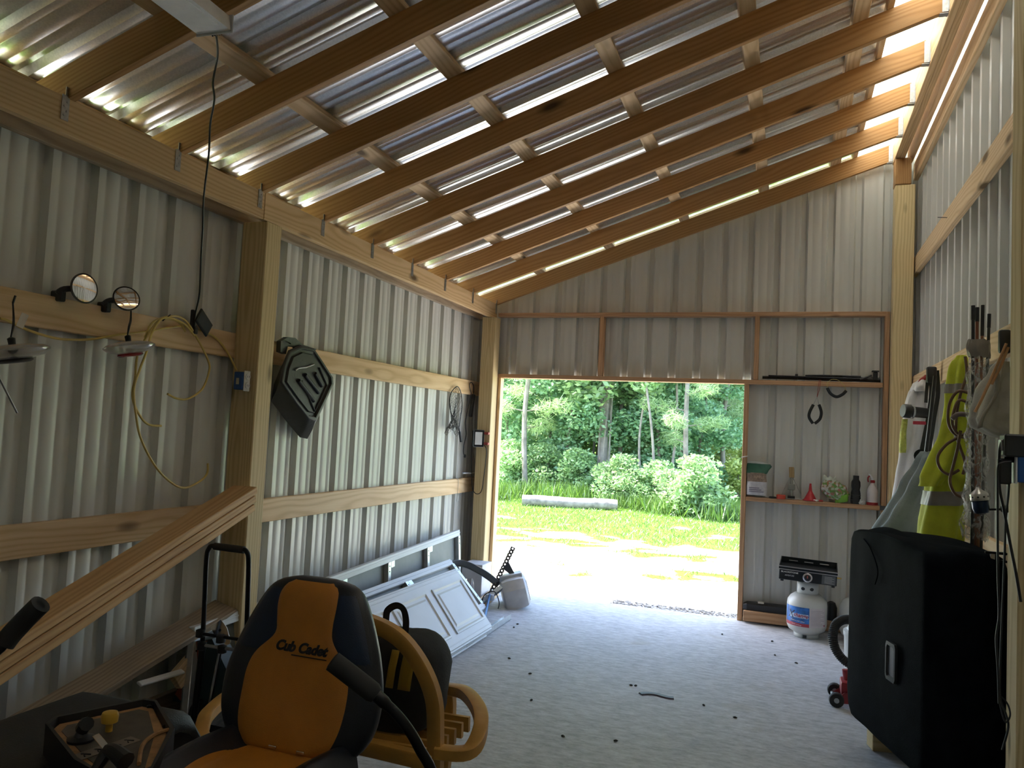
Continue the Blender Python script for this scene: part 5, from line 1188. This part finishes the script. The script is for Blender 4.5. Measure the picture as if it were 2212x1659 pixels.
hm.loft([P(.05, .085, -.006), P(.05, .085, .006), P(.04, .07, .007), P(.034, .062, -.004)], True, False); hm.build('handle_opening', pm('handle_trim', (.012, .012, .013), .6), t); MB().loft([P(.036, .064, -.003), P(.036, .064, -.001)]).build('handle_recess', BLACK, t)
tag(board('wood_block', V(3.20, -3.36, .081), V(3.46, -3.30, .081), .09, .16, (0, 0, 1), W_POST, None), 'sawn wood block under the near end of the black covered speaker', 'wood block')
tag(board('wood_block', V(3.16, -2.62, .081), V(3.42, -2.56, .081), .09, .16, (0, 0, 1), W_POST, None), 'sawn wood block under the far end of the black covered speaker', 'wood block')

# clothes on the right wall ---------------------------------------------------------------
def garment(rows, Y, dep, m, parent, name='cloth', folds=5, famp=.014, seed=0, y1=None, crop=None, infl=0):
    rings = []; n = len(rows)
    R2 = []
    for i in range(n-1):
        for k in range(4): R2.append(tuple(lerp(a, b_, k/4) for a, b_ in zip(rows[i], rows[i+1])))
    R2.append(rows[-1])
    for i, (py, l, r) in enumerate(R2):
        if crop and not crop[0] <= py <= crop[1]: continue
        Yi = Y if y1 is None else lerp(Y, y1, i/(len(R2)-1))
        p0, p1 = at(l, py, Y=Yi), at(r, py, Y=Yi); d = dep*min(1, .35+1.2*i/len(R2)); ring = []
        for k in range(44):
            th = 2*PI*k/44; cx_ = math.cos(th); sy = math.sin(th)
            f = famp*math.sin(folds*th+seed+i*.12)*min(1, .2+i/10)+famp*.8*noise.noise(V(cx_*2+seed, sy*2, i*.25))
            x = lerp(p0.x, p1.x, .5+.5*cx_); ring.append(V(min(x+(f+infl)*cx_, 3.636), Yi+(d+f+infl)*sy, lerp(p0.z, p1.z, .5+.5*cx_)))
        rings.append(ring)
    return MB().loft(rings).build(name, m, parent, 70)
CW = pm('white_cloth', (.66, .64, .64), .8, 0, .06, 8, .3, 200); CG = pm('grey_green_cloth', (.145, .175, .175), .6, 0, .25, 5, .3, 90); HV = pm('hi_vis_yellow', (.50, .55, .03), .7, 0, .15, 8, .2, 120); REFL = pm('reflective_tape', (.24, .22, .19), .4, 0, .1, 20); CB = pm('canvas_beige', (.36, .34, .28), .8, 0, .15, 8, .3, 150)
t = thing('white_overall', 'white overall hanging in the far right corner, hi-vis badge on its sleeve', 'clothes', at(1965, 1075, Y=-.95))
garment([(826, 1986, 1999), (836, 1972, 2002), (850, 1964, 2003), (870, 1957, 2004), (900, 1951, 2004), (950, 1944, 2003), (1000, 1939, 2000), (1040, 1934, 1994), (1085, 1928, 1985)], -.95, .085, CW, t, 'overall_body', 5, .012)
garment([(818, 1990, 2000), (828, 1974, 2003), (838, 1968, 2004), (846, 1972, 2002)], -.98, .07, CW, t, 'collar', 4, .010, 2)
garment([(905, 1949, 1961), (930, 1945, 1958), (960, 1942, 1957), (978, 1942, 1956)], -1.035, .02, pm('hi_vis_badge', (.48, .50, .10), .6, 0, .4, 30), t, 'badge', 3, .003)
MB().tube(spline(pxs([(1984, 832), (1990, 822), (1998, 816), (2002, 812)], Y=-1.0), 4), .014, 8).build('red_hook', pm('hook_red', (.28, .02, .02), .5), t)
t = thing('lamp_on_strap', 'black flashlight and gear on black straps hanging before the white overall', 'flashlight', at(1990, 990, Y=-1.35))
for L, r in (([(2010, 800), (2012, 850), (2006, 900), (1996, 950), (1989, 985)], .014), ([(2024, 800), (2026, 850), (2018, 900), (2012, 940), (2006, 975)], .013), ([(2008, 796), (2003, 830), (2000, 870)], .010)):
    P = spline(pxs(L, Y=-1.35), 5); MB().sweep(P, [(-r, -.003), (r, -.003), (r, .003), (-r, .003)], (0, 1, 0)).build('strap', BLACK, t)
q0, q1 = at(1950, 887, Y=-1.4), at(2004, 893, Y=-1.35)
MB().tube([q0, lerp(q0, q1, .05), lerp(q0, q1, .28), lerp(q0, q1, .34), q1], [.042, .046, .046, .036, .034], 18).build('flashlight_body', BLACK, t, 40)
MB().lathe([(.047, 0), (.047, .012)], 18, frameM(lerp(q0, q1, .32), (0, 0, 1), q1-q0), False).build('steel_band', GALV_S, t)
MB().box(at(2012, 810, Y=-1.36), (.06, .05, .11), None, .012).build('buckle', BLACK, t); MB().bb((at(1972, 912, Y=-1.38).x, -1.39, at(1972, 914, Y=-1.38).z-.008), (at(2000, 912, Y=-1.38).x, -1.37, at(1972, 912, Y=-1.38).z+.008), None, .003).build('red_clip', pm('clip_red', (.5, .03, .06), .4), t)
MB().lathe([(.03, -.008), (.045, -.006), (.045, .006), (.03, .008)], 16, frameM(at(1990, 985, Y=-1.36), (0, 0, 1), (0, -1, .2))).build('ring_buckle', BLACKM, t)
t = thing('grey_jacket', 'grey-green jacket hanging low behind the black covered speaker', 'clothes', at(1940, 1150, Y=-1.75))
garment([(975, 1990, 2016), (990, 1982, 2024), (1020, 1966, 2034), (1060, 1944, 2040), (1100, 1918, 2038), (1140, 1890, 2030), (1200, 1870, 2020), (1260, 1870, 2015)], -1.6, .10, CG, t, 'jacket_body', 6, .022, 1, -1.95)
MB().tube(spline(pxs([(2000, 980), (2010, 900), (2018, 830), (2020, 812)], Y=-1.62), 5), .012, 8).build('hanging_strap', BLACK, t)
t = thing('hi_vis_coat', 'long hi-vis yellow raincoat with grey reflective bands on the right wall', 'clothes', at(2030, 1150, Y=-2.3))
body = garment([(768, 2066, 2086), (780, 2058, 2092), (810, 2050, 2095), (850, 2046, 2096), (900, 2042, 2096), (950, 2034, 2094), (1000, 2018, 2090), (1040, 2004, 2088), (1080, 1996, 2084), (1120, 1988, 2080), (1180, 1978, 2076), (1240, 1970, 2072)], -2.3, .085, HV, t, 'coat_body', 5, .014, 3)
garment([(905, 2036, 2075), (950, 2022, 2068), (1000, 2000, 2055), (1030, 1988, 2042), (1050, 1986, 2030)], -2.40, .05, HV, t, 'sleeve', 4, .010, 5)
COAT = [(768, 2066, 2086), (780, 2058, 2092), (810, 2050, 2095), (850, 2046, 2096), (900, 2042, 2096), (950, 2034, 2094), (1000, 2018, 2090), (1040, 2004, 2088), (1080, 1996, 2084), (1120, 1988, 2080), (1180, 1978, 2076), (1240, 1970, 2072)]
def band(p0, p1): garment(COAT, -2.3, .085, REFL, t, 'reflective_band', 5, .014, 3, None, (p0, p1), .005)
band(829, 851)
band(1055, 1091)
# brown extension cord
t = thing('extension_cord', 'brown extension cord coiled over the hi-vis coat', 'cord', at(2060, 1060, Y=-2.62)); BC = pm('brown_cord', (.11, .055, .025), .5)
for L, y_ in (([(2095, 850), (2070, 845), (2052, 870), (2048, 910), (2060, 935), (2085, 945), (2100, 935)], -2.58), ([(2092, 870), (2072, 865), (2060, 890), (2058, 920), (2075, 940), (2096, 925), (2100, 890)], -2.62),
              ([(2070, 945), (2045, 960), (2026, 985), (2030, 1010), (2050, 1025), (2072, 1015)], -2.60), ([(2075, 930), (2068, 970), (2058, 1010), (2052, 1040), (2062, 1065), (2080, 1075)], -2.63), ([(2062, 930), (2075, 970), (2085, 1000), (2080, 1025)], -2.56), ([(2085, 770), (2088, 810), (2075, 850), (2066, 900), (2064, 950)], -2.55)):
    MB().tube(spline(pxs(L, Y=y_), 7), .0075, 8).build('cord_loop', BC, t, 50)
MB().tube(spline(pxs([(2056, 905), (2070, 895), (2092, 896)], Y=-2.66), 4), [.012, .018, .013], 10).build('plug_end', pm('cord_plug', (.12, .09, .08), .5), t, 50)
# fishing rods wrapped together
def film():
    m, nt, b = _new('clear_film'); out = nt.nodes['Material Output']; co = objco(nt, (1, 1, .45), False)
    b.inputs['Base Color'].default_value = (.62, .60, .57, 1); b.inputs['Roughness'].default_value = .12
    f = noi(nt, co, 38, 3, .6, 1.5); r = ramp(nt, f, ((.45, (.10, .10, .10)), (.62, (.75, .75, .75)))); s2 = N(nt, 'ShaderNodeSeparateColor'); nt.links.new(r, s2.inputs[0])
    tr_ = N(nt, 'ShaderNodeBsdfTransparent'); x = N(nt, 'ShaderNodeMixShader'); nt.links.new(s2.outputs[0], x.inputs[0]); nt.links.new(tr_.outputs[0], x.inputs[1]); nt.links.new(b.outputs[0], x.inputs[2]); nt.links.new(x.outputs[0], out.inputs[0])
    bump(nt, f, b, .8, .01); return m
FILM = film()
YR = -2.95
rods = [((2102, 660), (2100, 1190), BLACK, 'black-tipped fishing rod at the left of the wrapped bundle', .0075), ((2111, 664), (2106, 1190), pm('rod_red', (.22, .07, .03), .4), 'red-brown fishing rod second in the wrapped bundle', .0075), ((2123, 659), (2112, 1190), pm('rod_brown', (.26, .11, .05), .4), 'brown fishing rod with black tip third in the wrapped bundle', .0065), ((2137, 678), (2118, 1190), pm('rod_olive', (.05, .05, .04), .45), 'dark fishing rod leaning right in the wrapped bundle', .007)]
for k, (a, c_, m_, lab, r) in enumerate(rods):
    Yk = YR+.012*(k % 2); t = thing('fishing_rod', lab, 'fishing rod', at(c_[0], c_[1], Y=Yk), 0, 'fishing rods in the wrapped bundle')
    p0, p1 = at(a[0], a[1], Y=Yk), at(c_[0], c_[1], Y=Yk); p1 = p0+(p1-p0)*1.7
    if p1.z < .02: p1 = p0+(p1-p0)*((p0.z-.02)/(p0.z-p1.z))
    MB().tube([lerp(p0, p1, s) for s in (0, .3, .6, 1)], [r, r, r*1.2, r*1.5], 9).build('rod_blank', m_, t, 50)
    MB().tube([p0, p0+(p1-p0)*(.035 if k != 2 else .075)], r*1.18, 9).build('rod_tip', BLACK, t)
    if k == 3:
        rc = at(2117, 1075, Y=-3.0); axd = V(-.15, -.0, 1).normalized(); M = frameM(rc+V(0, -.02, -.045), (1, 0, .15), axd)
        MB().lathe([(.012, -.03), (.03, -.022), (.036, .0), (.036, .03), (.030, .036)], 24, M).build('reel_body', pm('reel_blue', (.015, .03, .07), .25, .4), t, 40)
        hcup = MB().lathe([(.036, .034), (.0385, .038), (.0385, .062), (.034, .068), (.010, .086), (.006, .094)], 24, M).build('reel_cone', pm('reel_silver', (.58, .54, .50), .3, .5), t, 40)
        for j in range(10): MB().disc(M @ V(.0387*math.cos(j*PI/5), .0387*math.sin(j*PI/5), .051), M.to_3x3() @ V(math.cos(j*PI/5), math.sin(j*PI/5), 0), .0045, .001, 6).build('cone_slot', BLACK, hcup)
        MB().tube(spline([M @ V(.03, 0, -.01), M @ V(.07, 0, -.012), M @ V(.085, .0, -.012)], 4), .005, 8).build('crank', BLACKM, t); MB().lathe([(.01, -.018), (.016, -.012), (.016, .012), (.01, .018)], 12, frameM(M @ V(.095, 0, -.012), (0, 0, 1), (1, 0, 0))).build('crank_knob', BLACK, t)
t = thing('plastic_wrap', 'crinkled clear plastic wrap around the bundle of fishing rods', 'wrap', at(2105, 1165, Y=YR))
rings = []
for i in range(48):
    py = lerp(735, 1165, i/47); pxc = lerp(2114, 2106, i/47); c = at(pxc, py, Y=YR); r = lerp(.043, .050, i/47)*(1+.10*math.sin(i*.9))
    if i > 40: r *= 1.15
    rings.append([c+V(r*math.cos(2*PI*k/30)*(1+.22*noise.noise(V(k*.6, i*.45, 1))), r*.8*math.sin(2*PI*k/30)*(1+.22*noise.noise(V(k*.6, i*.45, 1))), .02*noise.noise(V(k*.4, i*.3, 5))) for k in range(30)])
MB().loft(rings, True, False).build('film', FILM, t, 25)
rings2 = [[p+(p-at(lerp(2114, 2106, i/47), lerp(735, 1165, i/47), Y=YR))*.06 for p in rings[i]] for i in range(0, 5)]
MB().loft(rings2, True, False).build('grey_tape', pm('grey_tape', (.20, .18, .15), .4), t, 25)
# canvas bag
t = thing('canvas_bag', 'beige canvas bag hanging on the right wall beside the near post', 'bag', at(2150, 945, Y=-3.35))
garment([(782, 2152, 2178), (800, 2140, 2180), (825, 2126, 2182), (855, 2112, 2183), (885, 2102, 2184), (905, 2097, 2184), (922, 2104, 2184), (936, 2130, 2184), (945, 2160, 2184)], -3.35, .085, CB, t, 'bag_body', 5, .012, 4)
for L in ([(2174, 742), (2160, 775), (2140, 820), (2118, 868), (2106, 890)], [(2178, 750), (2162, 790), (2142, 830)]): MB().tube(spline(pxs(L, Y=-3.45), 5), .006, 7).build('leather_tie', pm('tan_leather', (.45, .24, .10), .6), t, 50)
MB().grid(lambda a, b: lerp(at(2150, 800, Y=-3.445), at(2128, 925, Y=-3.445), a)+V(.02*math.sin(5*a), -.006*math.sin(PI*b), 0)+V(.016, 0, .008)*(b-.5), 14, 5).build('seam_fold', pm('canvas_dark', (.25, .23, .18), .85), t, 60, 0, .004)
MB().box(at(2170, 738, Y=-3.40), (.045, .03, .10), Matrix.Identity(4), .01).build('black_flap', BLACK, t)

# charger, blue box and cords on the near right post -----------------------------------------
t = thing('blue_receptacle', 'blue outlet box with plugged-in chargers on the near right post', 'outlet box', at(2205, 1010, Y=-3.94))
c = at(2206, 1008, Y=-3.94); MB().bb((c.x-.02, -3.985, c.z-.055), (c.x+.06, -3.912, c.z+.055), None, .004).build('box', BLUE, t)
MB().bb((c.x-.026, -3.98, c.z-.06), (c.x-.02, -3.918, c.z+.06), None, .002).build('receptacle_plate', WHITE, t)
c2 = at(2170, 1018, Y=-3.95); MB().bb((c2.x-.02, -3.97, c2.z-.045), (c2.x+.018, -3.93, c2.z+.045), None, .005).build('wall_adapter', BLACK, t)
c3 = at(2190, 992, Y=-3.95); MB().tube([c3+V(-.03, 0, .004), c3+V(-.005, 0, .0), c3+V(.02, 0, 0)], [.006, .012, .016], 10).build('plug', BLACK, t)
c4 = at(2196, 963, Y=-3.95); MB().bb((c4.x-.045, -3.99, c4.z-.04), (c4.x+.08, -3.912, c4.z+.04), None, .006).build('charger', BLACK, t); MB().bb((c4.x-.052, -3.97, c4.z-.02), (c4.x-.045, -3.93, c4.z+.02), None, .002).build('charger_contact', GALV_S, t)
for L, Yc, r in (([(2178, 950), (2166, 952), (2160, 970), (2158, 1000), (2157, 1020), (2160, 1060), (2166, 1090), (2172, 1120), (2183, 1180), (2195, 1240), (2205, 1300)], -3.96, .005), ([(2185, 997), (2165, 1000), (2156, 1010), (2155, 1060), (2155, 1150), (2156, 1250), (2158, 1330), (2152, 1380), (2156, 1450), (2158, 1520)], -3.98, .004), ([(2180, 1038), (2178, 1070), (2172, 1130), (2170, 1200), (2166, 1300), (2162, 1400), (2160, 1500), (2172, 1540), (2178, 1570), (2165, 1620)], -3.96, .004), ([(2158, 1500), (2176, 1520), (2182, 1545), (2172, 1560), (2162, 1530), (2158, 1505)], -3.97, .003)):
    MB().tube(spline(pxs(L, Y=Yc), 6), r, 7).build('cord', CORD, t, 50)
t = thing('clamp', 'small dark metal clamp on the low pine board by the near right post', 'clamp', at(2158, 1205, Y=-3.3)); c = at(2157, 1205, Y=-3.35)
for dz in (-.018, .014): MB().bb((c.x-.05, -3.36, c.z+dz), (c.x+.03, -3.34, c.z+dz+.01), None, .002).build('jaw', BLACKM, t)
MB().bb((c.x-.03, -3.36, c.z-.01), (c.x-.015, -3.34, c.z+.015)).build('screw', GALV_S, t)
n0 = at(2046, 470, X=3.66); tag(MB().tube([n0, n0+V(-.05, .03, .012)], .0022, 6).build('nail', BLACKM), 'long nail sticking out of the middle pine board high on the right wall', 'nail')
# floor litter
P = pxs([(1383, 1498), (1400, 1497), (1418, 1499), (1432, 1503), (1445, 1506), (1455, 1507)], Z=.006)
tag(MB().sweep(spline(P, 4), [(-.022, -.006), (.0, -.002), (.022, -.006), (.015, .002), (-.01, .004)], (0, 0, 1)).build('rubber_strip', pm('strip_dark', (.06, .055, .08), .4)), 'dark curled strip lying on the concrete in the middle of the floor', 'strip')
for i, q in enumerate(((1363, 1480), (1373, 1481), (1520, 1523), (1588, 1550), (1668, 1385), (1674, 1415), (1720, 1432), (1118, 1348), (1110, 1355), (1100, 1422), (1145, 1455), (1148, 1512), (1216, 1590), (1330, 1600), (1560, 1370))):
    c = at(q[0], q[1], Z=.004); tag(MB().lathe([(.002, -.004), (.007, -.002), (.008, .002), (.003, .007)], 7, Matrix.Translation(c) @ Matrix.Rotation(i, 4, 'Z') @ Matrix.Diagonal((1.6, 1, .8, 1))).build('dirt_crumb', pm('dirt', (.03, .027, .022), .9)), 'small dark crumb of dirt lying on the concrete floor', 'dirt', 'dirt crumbs on the floor')
